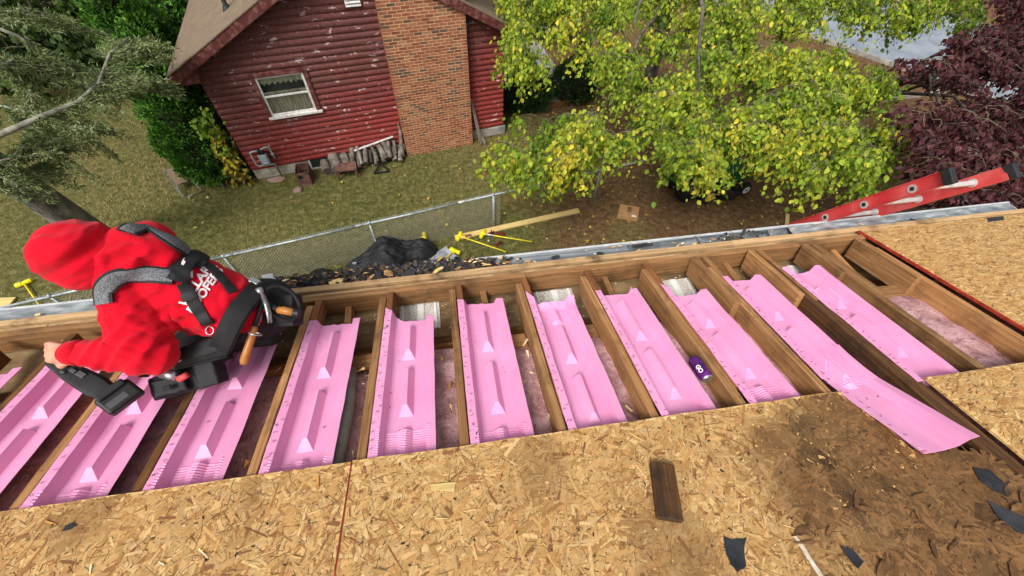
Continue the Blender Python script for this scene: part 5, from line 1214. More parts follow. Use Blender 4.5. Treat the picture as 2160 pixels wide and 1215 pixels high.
def broadleaf(name, label, base, top, fork_n, anchors, per, size, cols, wts, droop, tw_len, spread, trunk_r, group=None, lw=1.0, shape=None, limb_lift=.6, tone=None):
    """anchors: points of the crown volume; limbs reach them, twigs hang from them"""
    root = thing(name, label, 'tree', base, group)
    mb = MB(); tp = [base + Vector((0, 0, -.1)), base.lerp(top, .3), base.lerp(top, .65), top]; mb.tube(tp, [trunk_r * 1.25, trunk_r, trunk_r * .85, trunk_r * .6], 12); tk = mb.build('trunk', MAT['trunk_bark'], root, smooth=True)
    # limbs: cluster the anchors
    idx = random.sample(range(len(anchors)), min(fork_n, len(anchors))); hubs = [anchors[i] for i in idx]
    mb = MB(); lp = []
    for h in hubs:
        st = base.lerp(top, random.uniform(.6, 1.0)); e = st.lerp(h, .82) + Vector((0, 0, limb_lift * .5)); c = curve(st, e, -.10, 6, .06); mb.tube(c, [trunk_r * .30 * (1 - .85 * i / 6) + .008 for i in range(7)], 7); lp += c[2:]
    mb.build('limb', MAT['limb_dark'], root, smooth=True)
    CN = np.zeros((len(lp) + len(anchors), 3)); CN[:len(lp)] = [tuple(p) for p in lp]; nc = len(lp); P = []; T_ = []; N_ = []; S_ = []; K = []
    anchors = sorted(anchors, key=lambda q: (q - top).length); mb = MB()
    for ai, a in enumerate(anchors):
        d = ((CN[:nc] - np.array(a)) ** 2).sum(1); nb = Vector(CN[int(d.argmin())])
        if (a - nb).length < 2.5: mb.tube(curve(nb, a, -.05, 4, .14), [.008, .007, .006, .005, .004], 4, False)
        CN[nc] = tuple(a); nc += 1
        out = Vector((a.x - base.x, a.y - base.y, 0)); out = out.normalized() if out.length > .1 else Vector((1, 0, 0))
        tn = tone(a) if tone else 0.0; cl = random.gauss(0, 1)
        for k in range(3):
            an = random.uniform(-spread, spread); dr_ = Matrix.Rotation(an, 3, 'Z') @ out; L = tw_len * random.uniform(.6, 1.25)
            e = a + dr_ * L * (1 - droop * .5) + Vector((0, 0, -droop * L * random.uniform(.3, 1.3))); c = curve(a, e, -.12, 4, .10)
            mb.tube(c, [.0035, .003, .0025, .002, .0015], 3, False)
            for q in range(per // 3):
                u = random.random() ** .8 * 4; i = min(3, int(u)); p = c[i].lerp(c[i + 1], u - i); off = Vector((random.gauss(0, .07), random.gauss(0, .07), random.gauss(-.03, .05))) * (tw_len / .6)
                P.append(p + off); sd = Vector((random.gauss(0, 1), random.gauss(0, 1), random.gauss(-.9, .45))); T_.append(sd.normalized() + Vector((0, 0, -.35)) + dr_ * .35)
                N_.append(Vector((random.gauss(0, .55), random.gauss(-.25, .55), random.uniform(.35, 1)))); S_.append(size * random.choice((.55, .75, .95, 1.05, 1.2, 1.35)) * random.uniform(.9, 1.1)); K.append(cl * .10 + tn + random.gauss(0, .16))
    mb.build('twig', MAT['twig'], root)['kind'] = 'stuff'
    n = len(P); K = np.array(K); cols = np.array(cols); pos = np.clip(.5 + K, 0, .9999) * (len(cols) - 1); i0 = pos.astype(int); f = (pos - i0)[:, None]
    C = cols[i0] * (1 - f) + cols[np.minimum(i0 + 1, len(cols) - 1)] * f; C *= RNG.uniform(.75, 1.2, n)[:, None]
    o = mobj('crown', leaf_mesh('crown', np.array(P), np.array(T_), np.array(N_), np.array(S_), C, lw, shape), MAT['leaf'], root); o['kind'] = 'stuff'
    return root
# the yellow-green tree between the houses
SIL = [(1050, -90), (1048, 60), (1100, 100), (1050, 118), (1052, 150), (1150, 160), (1185, 105), (1262, 125), (1300, 200), (1275, 240), (1200, 258), (1110, 262), (1062, 240), (1040, 300), (1055, 372), (1130, 395), (1195, 388), (1235, 400), (1262, 335), (1312, 325), (1362, 365), (1405, 335), (1435, 375), (1460, 350), (1500, 385), (1530, 392), (1552, 350), (1590, 372), (1622, 330), (1682, 380), (1720, 408), (1742, 378), (1792, 340), (1805, 405), (1850, 402), (1895, 355), (1888, 255), (1822, 235), (1890, 165), (1790, 110), (1722, 70), (1742, 32), (1870, 55), (1950, 45), (2040, 75), (2075, 20), (2050, -90)]
anch = []; tries = 0; inner = {}
while len(anch) < 1020 and tries < 20000:
    tries += 1; px, py = random.uniform(1035, 2080), random.uniform(-85, 405)
    if not inpoly(px, py, SIL): continue
    gap = noise.noise(Vector((px / 95, py / 70, 3.3))) + .7 * noise.noise(Vector((px / 38, py / 34, 8.1)))
    if gap < -.16 and py > 40: continue
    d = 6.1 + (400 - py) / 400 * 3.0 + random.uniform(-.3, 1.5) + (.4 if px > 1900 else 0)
    a = D(px + (0 if px > 1100 else 14), py - 10 - 26 * min(1, max(0, (py - 180) / 120)), d)
    if a.z < 1.3: continue
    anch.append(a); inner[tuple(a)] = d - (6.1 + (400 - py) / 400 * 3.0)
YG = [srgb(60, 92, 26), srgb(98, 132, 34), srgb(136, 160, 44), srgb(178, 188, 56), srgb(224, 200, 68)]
def ytone(a): return .22 * noise.noise(a * 1.1) + .10 - .24 * max(0, inner[tuple(a)]) / 1.2      # deeper sprays turned darker green: the crown's inner shade put into leaf colour
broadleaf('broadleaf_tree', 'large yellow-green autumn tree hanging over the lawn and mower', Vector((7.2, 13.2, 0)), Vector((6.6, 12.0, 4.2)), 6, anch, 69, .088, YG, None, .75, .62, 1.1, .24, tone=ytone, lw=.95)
# purple-leaved tree on the right
SIP = [(2230, -60), (2080, -30), (2030, 40), (1985, 75), (1965, 110), (1905, 112), (1872, 128), (1905, 150), (1950, 140), (1990, 172), (2075, 150), (2110, 165), (2120, 205), (2050, 205), (1960, 205), (1900, 232), (1895, 270), (1905, 310), (1935, 330), (1925, 360), (1950, 400), (2000, 425), (2260, 440)]
anch = []; tries = 0
while len(anch) < 640 and tries < 20000:
    tries += 1; px, py = random.uniform(1870, 2250), random.uniform(-50, 435)
    if not inpoly(px, py, SIP): continue
    d = 5.6 + (430 - py) / 430 * 2.4 + random.uniform(-.2, 1.4); a = D(px + 50, py, d)
    if a.z < .7: continue
    anch.append(a)
PU = [srgb(44, 20, 26), srgb(70, 34, 38), srgb(92, 48, 52), srgb(118, 68, 68)]
t_ = np.array([[0, 0, 0], [-.42, .25, .04], [-.22, .62, .05], [0, 1, -.04], [.22, .62, .05], [.42, .25, .04]])
broadleaf('purple_tree', 'dark purple-leaved tree at the right beyond the ladder', Vector((12.2, 9.4, 0)), Vector((11.6, 8.8, 2.2)), 9, anch, 66, .085, PU, None, .35, .5, 1.5, .14, tone=lambda a: .18 * noise.noise(a * 1.3), shape=(t_, LF))

# generic clumpy shrub: many small sprays over a lobed body
def shrub(name, label, base, lobes, n, size, cols, cat='shrub', group=None, wid=.8, stem=None, up=.5, mat='needle', shell=.75):
    root = thing(name, label, cat, base, group); P = []; N_ = []; K = []
    vol = [r[0] * r[1] + r[1] * r[2] + r[0] * r[2] for _, r in lobes]; tot = sum(vol)
    for (c, r), v in zip(lobes, vol):
        m = int(n * v / tot); u = RNG.normal(0, 1, (m, 3)); u /= np.linalg.norm(u, axis=1, keepdims=True)
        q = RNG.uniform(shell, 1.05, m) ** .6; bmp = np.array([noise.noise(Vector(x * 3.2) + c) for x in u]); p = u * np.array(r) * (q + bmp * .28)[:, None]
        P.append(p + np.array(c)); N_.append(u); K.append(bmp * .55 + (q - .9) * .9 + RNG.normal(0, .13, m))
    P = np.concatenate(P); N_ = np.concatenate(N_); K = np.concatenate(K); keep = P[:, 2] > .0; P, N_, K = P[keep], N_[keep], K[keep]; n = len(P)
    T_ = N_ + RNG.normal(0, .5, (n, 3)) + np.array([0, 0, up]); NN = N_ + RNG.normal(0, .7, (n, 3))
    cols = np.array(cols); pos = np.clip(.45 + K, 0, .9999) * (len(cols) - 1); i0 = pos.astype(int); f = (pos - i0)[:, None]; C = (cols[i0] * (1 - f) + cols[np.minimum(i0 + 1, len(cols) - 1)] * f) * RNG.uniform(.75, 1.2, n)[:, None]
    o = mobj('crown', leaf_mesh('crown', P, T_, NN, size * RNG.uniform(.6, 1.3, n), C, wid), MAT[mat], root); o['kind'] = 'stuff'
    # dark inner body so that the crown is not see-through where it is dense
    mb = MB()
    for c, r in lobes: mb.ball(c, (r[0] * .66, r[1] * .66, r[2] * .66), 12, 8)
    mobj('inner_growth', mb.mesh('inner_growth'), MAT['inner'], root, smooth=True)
    st = stem or [(base, Vector(lobes[-1][0]), .05)]
    for a, b, r in st:
        mb = MB(); mb.tube(curve(a, b, 0, 4, .04), [r, r * .9, r * .7, r * .5, r * .3], 8); mb.build('trunk', MAT['trunk_bark'], root, smooth=True)
    return root
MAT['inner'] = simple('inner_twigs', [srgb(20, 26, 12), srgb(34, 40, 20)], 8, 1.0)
CED = [srgb(28, 54, 16), srgb(54, 98, 26), srgb(84, 134, 40), srgb(112, 158, 54)]
def up_(p, h): return Vector((p.x, p.y, h))
b0 = G(452, 372); b1 = G(405, 338); b2 = G(372, 300); b3 = G(348, 262)
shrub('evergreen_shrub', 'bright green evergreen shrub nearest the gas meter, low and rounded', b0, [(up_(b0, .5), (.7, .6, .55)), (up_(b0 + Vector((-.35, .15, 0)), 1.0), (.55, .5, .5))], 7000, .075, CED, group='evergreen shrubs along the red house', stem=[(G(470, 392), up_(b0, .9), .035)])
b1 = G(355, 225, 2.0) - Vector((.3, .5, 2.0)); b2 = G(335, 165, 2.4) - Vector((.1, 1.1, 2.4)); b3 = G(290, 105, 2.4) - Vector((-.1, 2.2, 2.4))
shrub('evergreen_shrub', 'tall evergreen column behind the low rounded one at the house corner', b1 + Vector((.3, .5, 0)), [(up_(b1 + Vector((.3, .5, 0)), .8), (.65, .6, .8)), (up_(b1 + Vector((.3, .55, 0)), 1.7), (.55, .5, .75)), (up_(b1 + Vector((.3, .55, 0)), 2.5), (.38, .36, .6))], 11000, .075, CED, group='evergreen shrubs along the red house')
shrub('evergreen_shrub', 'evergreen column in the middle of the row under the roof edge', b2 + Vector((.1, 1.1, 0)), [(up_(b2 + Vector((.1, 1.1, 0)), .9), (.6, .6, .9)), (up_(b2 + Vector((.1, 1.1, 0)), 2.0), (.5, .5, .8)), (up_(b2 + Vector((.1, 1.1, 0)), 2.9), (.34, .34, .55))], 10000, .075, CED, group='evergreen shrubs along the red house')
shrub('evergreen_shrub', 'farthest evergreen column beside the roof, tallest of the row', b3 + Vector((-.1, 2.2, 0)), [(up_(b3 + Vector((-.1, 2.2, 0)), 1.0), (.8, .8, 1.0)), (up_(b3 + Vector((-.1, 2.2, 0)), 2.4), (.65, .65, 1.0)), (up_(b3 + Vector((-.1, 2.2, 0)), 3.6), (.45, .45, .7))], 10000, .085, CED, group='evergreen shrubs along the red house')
for (px, py, r, lb) in ((488, 377, .17, 'small round green bush left of the foundation corner'), (517, 376, .17, 'small round green bush touching the foundation corner')):
    c = G(px, py); shrub('small_bush', lb, c, [(up_(c, .16), (r, r, r))], 1500, .05, CED, stem=[(c, up_(c, .12), .012)], wid=.6)
# yellowing vine climbing at the corner
vb = HW(-.18, 0, .12); vine = thing('climbing_vine', 'yellowing vine climbing the left corner of the red house', 'vine', vb)
P = []; T_ = []; N_ = []; C = []
for k in range(5):
    a = HW(-.15 - .09 * k, 0, .15 - .03 * k); e = HW(-.22 - .1 * (k % 3), random.uniform(1.5, 2.0), .1 - .2 * (k % 2)); c = curve(a, e, 0, 8, .10); mb = MB(); mb.tube(c, .008, 5); mb.build('stem', MAT['twig'], vine)
    for q in range(70):
        u = random.uniform(.3, 8); i = min(7, int(u)); p = c[i].lerp(c[i + 1], u - i) + Vector((random.gauss(0, .08), random.gauss(0, .08), random.gauss(0, .06))); P.append(p); T_.append((random.gauss(-.1, .5), random.gauss(-.4, .5), random.gauss(-.6, .4))); N_.append((random.gauss(-.3, .4), random.gauss(-.7, .4), random.uniform(.3, 1)))
        h = p.z / 2.0 + random.gauss(0, .2); C.append(srgb(110, 140, 40) if h > .6 else (srgb(190, 180, 50) if h > .25 else srgb(158, 140, 54)))
mobj('leaves', leaf_mesh('leaves', np.array(P), np.array(T_), np.array(N_), RNG.uniform(.08, .15, len(P)), np.array(C), 1.1), MAT['leaf'], vine)['kind'] = 'stuff'
# dark shrubs by the patio
DK = [srgb(30, 48, 24), srgb(48, 74, 34), srgb(72, 100, 48)]
c = G(1216, 225); c.y += .6; shrub('dark_shrub', 'dense dark green yew shrub at the right side of the patio', c, [(up_(c, .5), (.8, .7, .55)), (up_(c + Vector((.3, .5, 0)), .55), (.7, .6, .5))], 8000, .075, DK, group='dark shrubs by the patio')
c = G(1108, 236); c.y += .2; shrub('dark_shrub', 'feathery dark green shrub in front of the patio at the house corner', c, [(up_(c, .4), (.85, .5, .5))], 5000, .14, DK, wid=.22, group='dark shrubs by the patio', up=1.2)
c = G(1170, 95); c.y += .8; shrub('dark_shrub', 'dark green shrub far behind the patio under the tree', c, [(up_(c, .8), (1.2, 1.0, .8))], 6000, .1, DK, group='dark shrubs by the patio')

# ------------------------------------------------------------------ spruce at the left with bare lower limbs
SPR = [srgb(66, 80, 44), srgb(100, 116, 64), srgb(132, 146, 90), srgb(160, 172, 124)]
sb = G(215, 505); stp = D(-150, 260, 5.6)
spr = thing('spruce_tree', 'old spruce with a scaly grey trunk and drooping grey-green limbs at the left', 'tree', sb)
tr = [sb + Vector((0, 0, -.1)), sb.lerp(stp, .25), sb.lerp(stp, .5), sb.lerp(stp, .8), stp, stp + (stp - sb) * .7]
mb = MB(); mb.tube(tr, [.31, .27, .25, .23, .2, .12], 18); tk = mb.mesh('trunk')
for v in tk.vertices: v.co += v.normal * .03 * noise.noise(Vector((v.co.x * 9, v.co.y * 9, v.co.z * 5)))
mobj('trunk', tk, MAT['trunk_bark'], spr, smooth=True)
MAT['limb_bark'] = simple('pale_limb_bark', [srgb(96, 92, 80), srgb(140, 138, 122), srgb(168, 168, 150)], 9, .9, bump=.4)
limbs = [[(-60, 305, 5.6), (0, 284, 5.7), (90, 245, 5.9), (165, 215, 6.1), (208, 176, 6.3), (232, 112, 6.6), (270, 80, 6.9)],
         [(-60, 40, 5.8), (30, 72, 6.1), (110, 118, 6.5), (170, 150, 6.8), (240, 190, 7.1)],
         [(-50, 165, 5.4), (0, 138, 5.5), (40, 122, 5.7), (80, 150, 6.1)],
         [(208, 176, 6.3), (250, 165, 6.6), (285, 168, 6.9)], [(234, 110, 6.6), (262, 98, 6.9), (275, 84, 7.1)],
         [(-50, 350, 6.2), (20, 335, 6.3), (60, 300, 6.5), (110, 310, 6.7)], [(-40, 215, 6.8), (60, 235, 7.0), (130, 262, 7.2), (190, 275, 7.4)],
         [(-50, 100, 6.6), (60, 160, 7.0), (70, 230, 7.2), (75, 290, 7.3)], [(-40, 380, 6.4), (40, 370, 6.6), (90, 355, 6.8)], [(-40, 30, 6.6), (60, 20, 7.0), (150, 40, 7.5)]]
P = []; T_ = []; K = []
for li, L in enumerate(limbs):
    pts = [D(*q) for q in L]; r0 = .052 if li == 0 else (.03 if li < 3 else .02); m = len(pts)
    mb = MB(); mb.tube(pts, [r0 * (1 - .75 * i / (m - 1)) for i in range(m)], 8); mb.build('limb', MAT['limb_bark'], spr, smooth=True)
    mbt = MB(); start = .28 if li in (0, 1, 2) else 0.0
    for k in range(60 if li < 2 else 40):
        u = (start + (1 - start) * random.random()) * (m - 1); i = min(m - 2, int(u)); p = pts[i].lerp(pts[i + 1], u - i); dv = (pts[i + 1] - pts[i]).normalized()
        sd = dv.cross(Vector((0, 0, 1))).normalized() * random.choice((-1, 1)); tl = random.uniform(.25, .75); e = p + (sd * .8 + dv * .7 + Vector((0, 0, random.uniform(-.55, -.05)))) * tl
        c = curve(p, e, .05, 4, .08); mbt.tube(c, [.008, .006, .005, .004, .003], 3, False); cl = random.gauss(0, .25)
        for w in range(70):
            uu = random.random() * 4; ii = min(3, int(uu)); pp_ = c[ii].lerp(c[ii + 1], uu - ii); dd = (c[ii + 1] - c[ii]).normalized()
            P.append(pp_ + Vector((random.gauss(0, .02), random.gauss(0, .02), random.gauss(-.01, .03)))); T_.append(dd * .6 + Vector((random.gauss(0, .7), random.gauss(0, .7), random.gauss(0, .6)))); K.append(cl + random.gauss(0, .12))
    mbt.build('twig', MAT['twig'], spr)['kind'] = 'stuff'
n = len(P); P = np.array(P); T_ = np.array(T_); K = np.array(K); pos = np.clip(.45 + K, 0, .999) * 3; i0 = pos.astype(int); f = (pos - i0)[:, None]; cs_ = np.array(SPR); C = cs_[i0] * (1 - f) + cs_[np.minimum(3, i0 + 1)] * f
o = mobj('needles', leaf_mesh('needles', P, T_, RNG.normal(0, 1, (n, 3)), RNG.uniform(.05, .10, n), C, .32), MAT['needle'], spr); o['kind'] = 'stuff'

# background trees at the top left
BG = [srgb(18, 30, 10), srgb(38, 60, 18), srgb(66, 92, 28), srgb(98, 122, 42)]
def bgtree(label, base, top, r, n, per, seed, group='dark trees at the back of the lawn', size=.13):
    an = []
    for _ in range(n):
        u = Vector((random.gauss(0, 1), random.gauss(0, 1), random.gauss(0, 1))).normalized() * random.uniform(.6, 1.0); an.append(Vector((base.x + u.x * r[0], base.y + u.y * r[1], r[3] + u.z * r[2])))
    broadleaf('background_tree', label, base, top, 8, an, per, size, BG, None, .4, .8, 2.5, .16, group, tone=lambda a: .3 * noise.noise(a * .8 + Vector((seed, 0, 0))), lw=1.1)
c = G(262, 80); bgtree('leafy tree with a tall grey trunk at the back of the lawn', c, Vector((c.x, c.y, 4.6)), (2.4, 2.0, 1.2, 6.2), 30, 30, 1)
c = G(150, 45, 1.7); bgtree('dark spreading tree in the shade at the top left', Vector((c.x, c.y + .8, 0)), Vector((c.x, c.y + .8, 2.0)), (2.6, 1.9, 1.5, 1.7), 150, 45, 2, size=.15)
c = G(10, 70, 1.8); bgtree('dark leafy tree at the left picture edge behind the spruce limbs', Vector((c.x, c.y + .8, 0)), Vector((c.x, c.y + .8, 2.0)), (2.6, 1.9, 1.6, 1.8), 120, 45, 3, size=.15)
c = G(315, 35, 1.9); shrub('background_cedar', 'broad green cedar at the back behind the tall grey trunk', Vector((c.x, c.y, 0)), [(Vector((c.x, c.y, 1.5)), (1.3, 1.2, 1.5)), (Vector((c.x - .3, c.y + .8, 2.4)), (1.1, 1.1, 1.5)), (Vector((c.x - 1.1, c.y + .2, 1.2)), (.9, .9, 1.2))], 15000, .12, CED, cat='tree')
c = G(350, 95, 2.2); shrub('background_cedar', 'narrow green cedar tight against the roof edge at the top', Vector((c.x, c.y, 0)), [(Vector((c.x, c.y, 1.2)), (.6, .6, 1.2)), (Vector((c.x, c.y, 2.3)), (.42, .42, .8))], 7000, .09, CED, cat='tree')
# ================================================================== the roofer
MAT['hoodie'] = None
t = NT('red_fleece'); co = t.coord(); n1 = t.noise(co, 260, 3, .7); n2 = t.noise(co, 14, 4)
c = t.ramp(n2, [(.3, srgb(184, 4, 28)), (.7, srgb(206, 10, 38))]); t.base(c); t.set(.95, 0, .15); t.bump(n1, .25, .002)
t.b.inputs['Sheen Weight'].default_value = .08; t.b.inputs['Sheen Roughness'].default_value = .5; MAT['hoodie'] = t.m
MAT['skin'] = simple('skin', [srgb(176, 116, 94), srgb(202, 146, 122), srgb(212, 160, 138)], 14, .55, bump=.15, bscale=120)
MAT['trouser'] = simple('black_work_trousers', [srgb(20, 20, 22), srgb(34, 34, 37)], 10, .85, bump=.3, bscale=60)
MAT['nylon'] = simple('black_nylon', [srgb(16, 16, 18), srgb(28, 28, 31)], 30, .7, bump=.3, bscale=220, bdist=.002)
MAT['grey_mesh'] = None
t = NT('grey_air_mesh'); co = t.coord(); v = t.n('TexVoronoi'); v.inputs['Scale'].default_value = 190; t.l(co, v.inputs['Vector']); t.base(t.mix(t.ramp(v.outputs['Distance'], [(.3, 1.0), (.6, 0.0)]), srgb(116, 118, 122), srgb(74, 76, 80))); t.set(.8, 0, .3); t.bump(v.outputs['Distance'], .5, .003); MAT['grey_mesh'] = t.m
person = thing('person', 'roofer in a red hooded sweatshirt and black tool belt kneeling on the rafters', 'person', RP(-1.05, 1.1, 0))
HD = D(170, 536, 1.52); NK = D(235, 548, 1.57); SHL = D(275, 632, 1.58); SHR = D(318, 512, 1.74); ELL = D(305, 745, 1.56); WRL = D(150, 745, 1.52)
UB = D(330, 585, 1.67); MBK = D(420, 622, 1.73); WST = D(502, 658, 1.78); PEL = D(558, 652, 1.92)
HIPL, HIPR = D(545, 670, 1.93), D(570, 632, 2.0); KNL, KNR = RP(-1.36, 1.18, .085), RP(-1.38, 1.42, .085); FTL, FTR = RP(-1.10, 1.20, .06), RP(-1.10, 1.42, .06)
ELR, WRR = D(300, 575, 2.02), D(330, 640, 2.06)
spine = (NK - PEL).normalized(); hdir = (HD - NK).normalized()
# body: one skin surface, hands with fingers
mb = MB(); HM, _ = frame(NK, HD)
mb.ball(HD, (.115, .088, .10), 18, 12, HM); caps(mb, NK, .055, HD, .06)
mb.ball(HD + HM @ Vector((.03, 0, -.10)), (.05, .05, .035), 12, 8, HM)                               # jaw
nose = HD + HM @ Vector((.045, 0, -.115)); caps(mb, nose, .014, nose + HM @ Vector((-.02, 0, -.02)), .016)
for s in (-1, 1): mb.ball(HD + HM @ Vector((-.01, s * .088, -.02)), (.03, .012, .02), 10, 6, HM)
for a, ra, b, rb_ in ((UB, .135, MBK, .13), (MBK, .13, WST, .12), (WST, .12, PEL, .10), (SHL, .06, ELL, .048), (ELL, .045, WRL, .03), (SHR, .06, ELR, .048), (ELR, .045, WRR, .03), (UB, .1, NK, .06), (UB, .1, SHL, .06), (UB, .1, SHR, .06),
                      (HIPL, .085, KNL, .06), (KNL, .06, FTL, .045), (HIPR, .085, KNR, .06), (KNR, .06, FTR, .045), (PEL, .10, HIPL, .085), (PEL, .10, HIPR, .085)): caps(mb, a, ra, b, rb_)
def hand(wr, kn, side, curl, spread_):
    """wrist, knuckle centre, side = direction across the knuckles, curl = direction the fingers close"""
    caps(mb, wr, .026, wr.lerp(kn, .5), .032); 
    for i, q in enumerate((-1, -.36, .3, .92)):
        k = kn + side * q * .034; caps(mb, wr.lerp(kn, .35) + side * q * .018, .018, k, .0125)
        fw = (kn - wr).normalized(); L = (.043, .048, .045, .036)[i]
        m1 = k + (fw * .55 + curl * .85).normalized() * L; m2 = m1 + (curl * .5 - fw * .95).normalized() * L * .75; m3 = m2 + (-fw * .9 - curl * .2).normalized() * L * .55
        caps(mb, k, .0118, m1, .0105, 10); caps(mb, m1, .0105, m2, .0095, 10); caps(mb, m2, .0095, m3, .0085, 10)
    t0 = wr.lerp(kn, .25) + side * .034; t1 = t0 + (side * .5 + (kn - wr).normalized() * .6 + curl * .5).normalized() * .042; t2 = t1 + (curl * .7 + (kn - wr).normalized() * .5 - side * .1).normalized() * .035
    caps(mb, t0, .017, t1, .0135, 10); caps(mb, t1, .0135, t2, .0105, 10)
KL = D(108, 744, 1.53); sdL = (D(108, 775, 1.54) - D(106, 715, 1.53)).normalized(); crL = (D(108, 744, 1.62) - D(108, 744, 1.5)).normalized()
hand(WRL, KL, sdL, crL, 1); hand(WRR, D(345, 690, 2.07), Vector((1, 0, 0)), Vector((0, 0, -1)), 1)
bodym = remesh(mb, .0055, 'body', 3); mobj('body', bodym, MAT['skin'], person, smooth=True)
# sweatshirt
mb = MB()
def dl(px, py, d, r): mb.ball(D(px, py, d), r, 16, 10)
dl(245, 562, 1.56, .10); dl(275, 535, 1.57, .10); dl(300, 560, 1.59, .10); dl(258, 585, 1.56, .085); dl(300, 520, 1.64, .085); dl(335, 540, 1.61, .09)
for a, ra, b, rb_ in ((UB, .158, MBK, .158), (MBK, .158, D(488, 650, 1.77), .142), (UB, .13, SHL, .092), (UB, .13, SHR, .09), (SHL, .096, ELL, .084), (SHR, .095, ELR, .08), (ELR, .075, WRR, .05), (ELL, .078, D(235, 748, 1.54), .062), (D(235, 748, 1.54), .063, D(158, 744, 1.52), .046)): caps(mb, a, ra, b, rb_)
dl(322, 748, 1.57, .078); dl(142 + 10, 744, 1.52, .046)
ax_arm = (WRL - ELL).normalized()
def folds(p, c, axis, rad, amp, f, tw=1.0):
    e = math.exp(-((p - c).length / rad) ** 2)
    if e < .02: return 0.0
    q = p - c; al = q.dot(axis); r = q - axis * al
    v = noise.noise(Vector((al * f + tw * r.z * 9, r.x * 7, r.y * 7))); return e * amp * (1 - 2.4 * abs(v))
def cloth(p, n):
    d = .008 * noise.noise(p * 6) + .003 * noise.noise(p * 14)
    d += folds(p, ELL, ax_arm, .16, .015, 14, 1.2) + folds(p, SHL.lerp(ELL, .55), (SHL - ELL).normalized(), .15, .012, 12, 1.0) + folds(p, D(365, 690, 1.62), (SHL - ELL).normalized(), .12, .014, 16, 1.0)
    d += folds(p, D(225, 748, 1.54), ax_arm, .11, .009, 18, 1.6) + folds(p, WST, spine, .22, .013, 16, 1.2) + folds(p, D(285, 555, 1.5), hdir, .17, .020, 11, 1.0) + folds(p, MBK, spine, .2, .006, 12, 2.0)
    return d
m0 = remesh(mb, .012, 'tmp_cloth', 5); b0_ = BVHTree.FromPolygons([v.co for v in m0.vertices], [tuple(p.vertices) for p in m0.polygons])
def fold_ridges(mbx, bv, lines, r):
    for L in lines:
        pts = []
        for k in range(len(L) - 1):
            for q in range(4):
                x = L[k][0] + (L[k + 1][0] - L[k][0]) * q / 4; y = L[k][1] + (L[k + 1][1] - L[k][1]) * q / 4; loc, nor, _i, _d = bv.ray_cast(CAMP, ray(x, y).normalized())
                if loc is not None: pts.append(loc - nor * r * .35)
        if len(pts) > 3:
            for _ in range(2): pts = [pts[0]] + [(pts[i - 1] + pts[i] * 2 + pts[i + 1]) / 4 for i in range(1, len(pts) - 1)] + [pts[-1]]
            n_ = len(pts); mbx.tube(pts, [r * (.35 + .75 * math.sin(math.pi * (i + .5) / n_)) for i in range(n_)], 8)
fold_ridges(mb, b0_, [[(252, 640), (300, 662), (352, 655)], [(250, 668), (300, 694), (350, 690)], [(262, 694), (310, 722), (348, 735)], [(268, 716), (295, 728), (332, 726)], [(245, 722), (285, 748), (338, 764)], [(150, 724), (205, 736), (262, 772)], [(182, 720), (232, 737), (290, 776)], [(142, 757), (192, 767), (240, 779)], [(205, 722), (250, 745), (300, 778)],
    [(382, 602), (371, 650), (374, 702)], [(345, 642), (362, 690), (362, 728)], [(400, 690), (440, 702), (470, 690)], [(410, 660), (430, 690), (455, 705)], [(470, 600), (478, 630), (470, 665)], [(330, 640), (345, 665), (368, 675)],
    [(232, 488), (218, 540), (222, 598)], [(240, 496), (290, 505), (365, 545)], [(232, 562), (290, 556), (362, 560)], [(236, 530), (300, 526), (372, 550)], [(300, 600), (330, 604), (360, 612)]], .0165)
hm = remesh(mb, .0075, 'sweatshirt', 3, cloth); hood = mobj('sweatshirt', hm, MAT['hoodie'], person, smooth=True)
hbv = BVHTree.FromPolygons([v.co for v in hm.vertices], [tuple(p.vertices) for p in hm.polygons])
hb = MB(); hb.ball(HD, (.138, .126, .138), 22, 14, HM); caps(hb, HD + hdir * -.03, .114, NK + hdir * .02, .095); hb.ball(HD + HM @ Vector((.03, .05, .02)), (.10, .07, .11), 16, 10, HM)
def hoodf(p, n): return .006 * noise.noise(p * 7) + folds(p, HD + HM @ Vector((-.06, 0, .05)), HM @ Vector((.9, .3, 0)), .2, .016, 9, .6) + folds(p, NK.lerp(HD, .35), hdir, .14, .014, 16, 1.5)
m1 = remesh(hb, .012, 'tmp_hood', 5); b1_ = BVHTree.FromPolygons([v.co for v in m1.vertices], [tuple(p.vertices) for p in m1.polygons])
fold_ridges(hb, b1_, [[(98, 480), (150, 470), (225, 494)], [(85, 552), (150, 520), (226, 512)], [(105, 590), (165, 566), (226, 556)], [(88, 520), (140, 496), (215, 500)], [(150, 606), (190, 590), (226, 584)], [(75, 575), (100, 598), (150, 612)]], .014)
mobj('hood', remesh(hb, .0075, 'hood', 3, hoodf), MAT['hoodie'], person, smooth=True)
# ribbed cuff
mb = MB(); cw = D(158, 744, 1.52); mb.tube([cw + (ELL - WRL).normalized() * .03, cw, cw - (ELL - WRL).normalized() * .025], [.052, .049, .044], 20); mobj('cuff', mb.mesh('cuff'), MAT['hoodie'], hood, smooth=True)
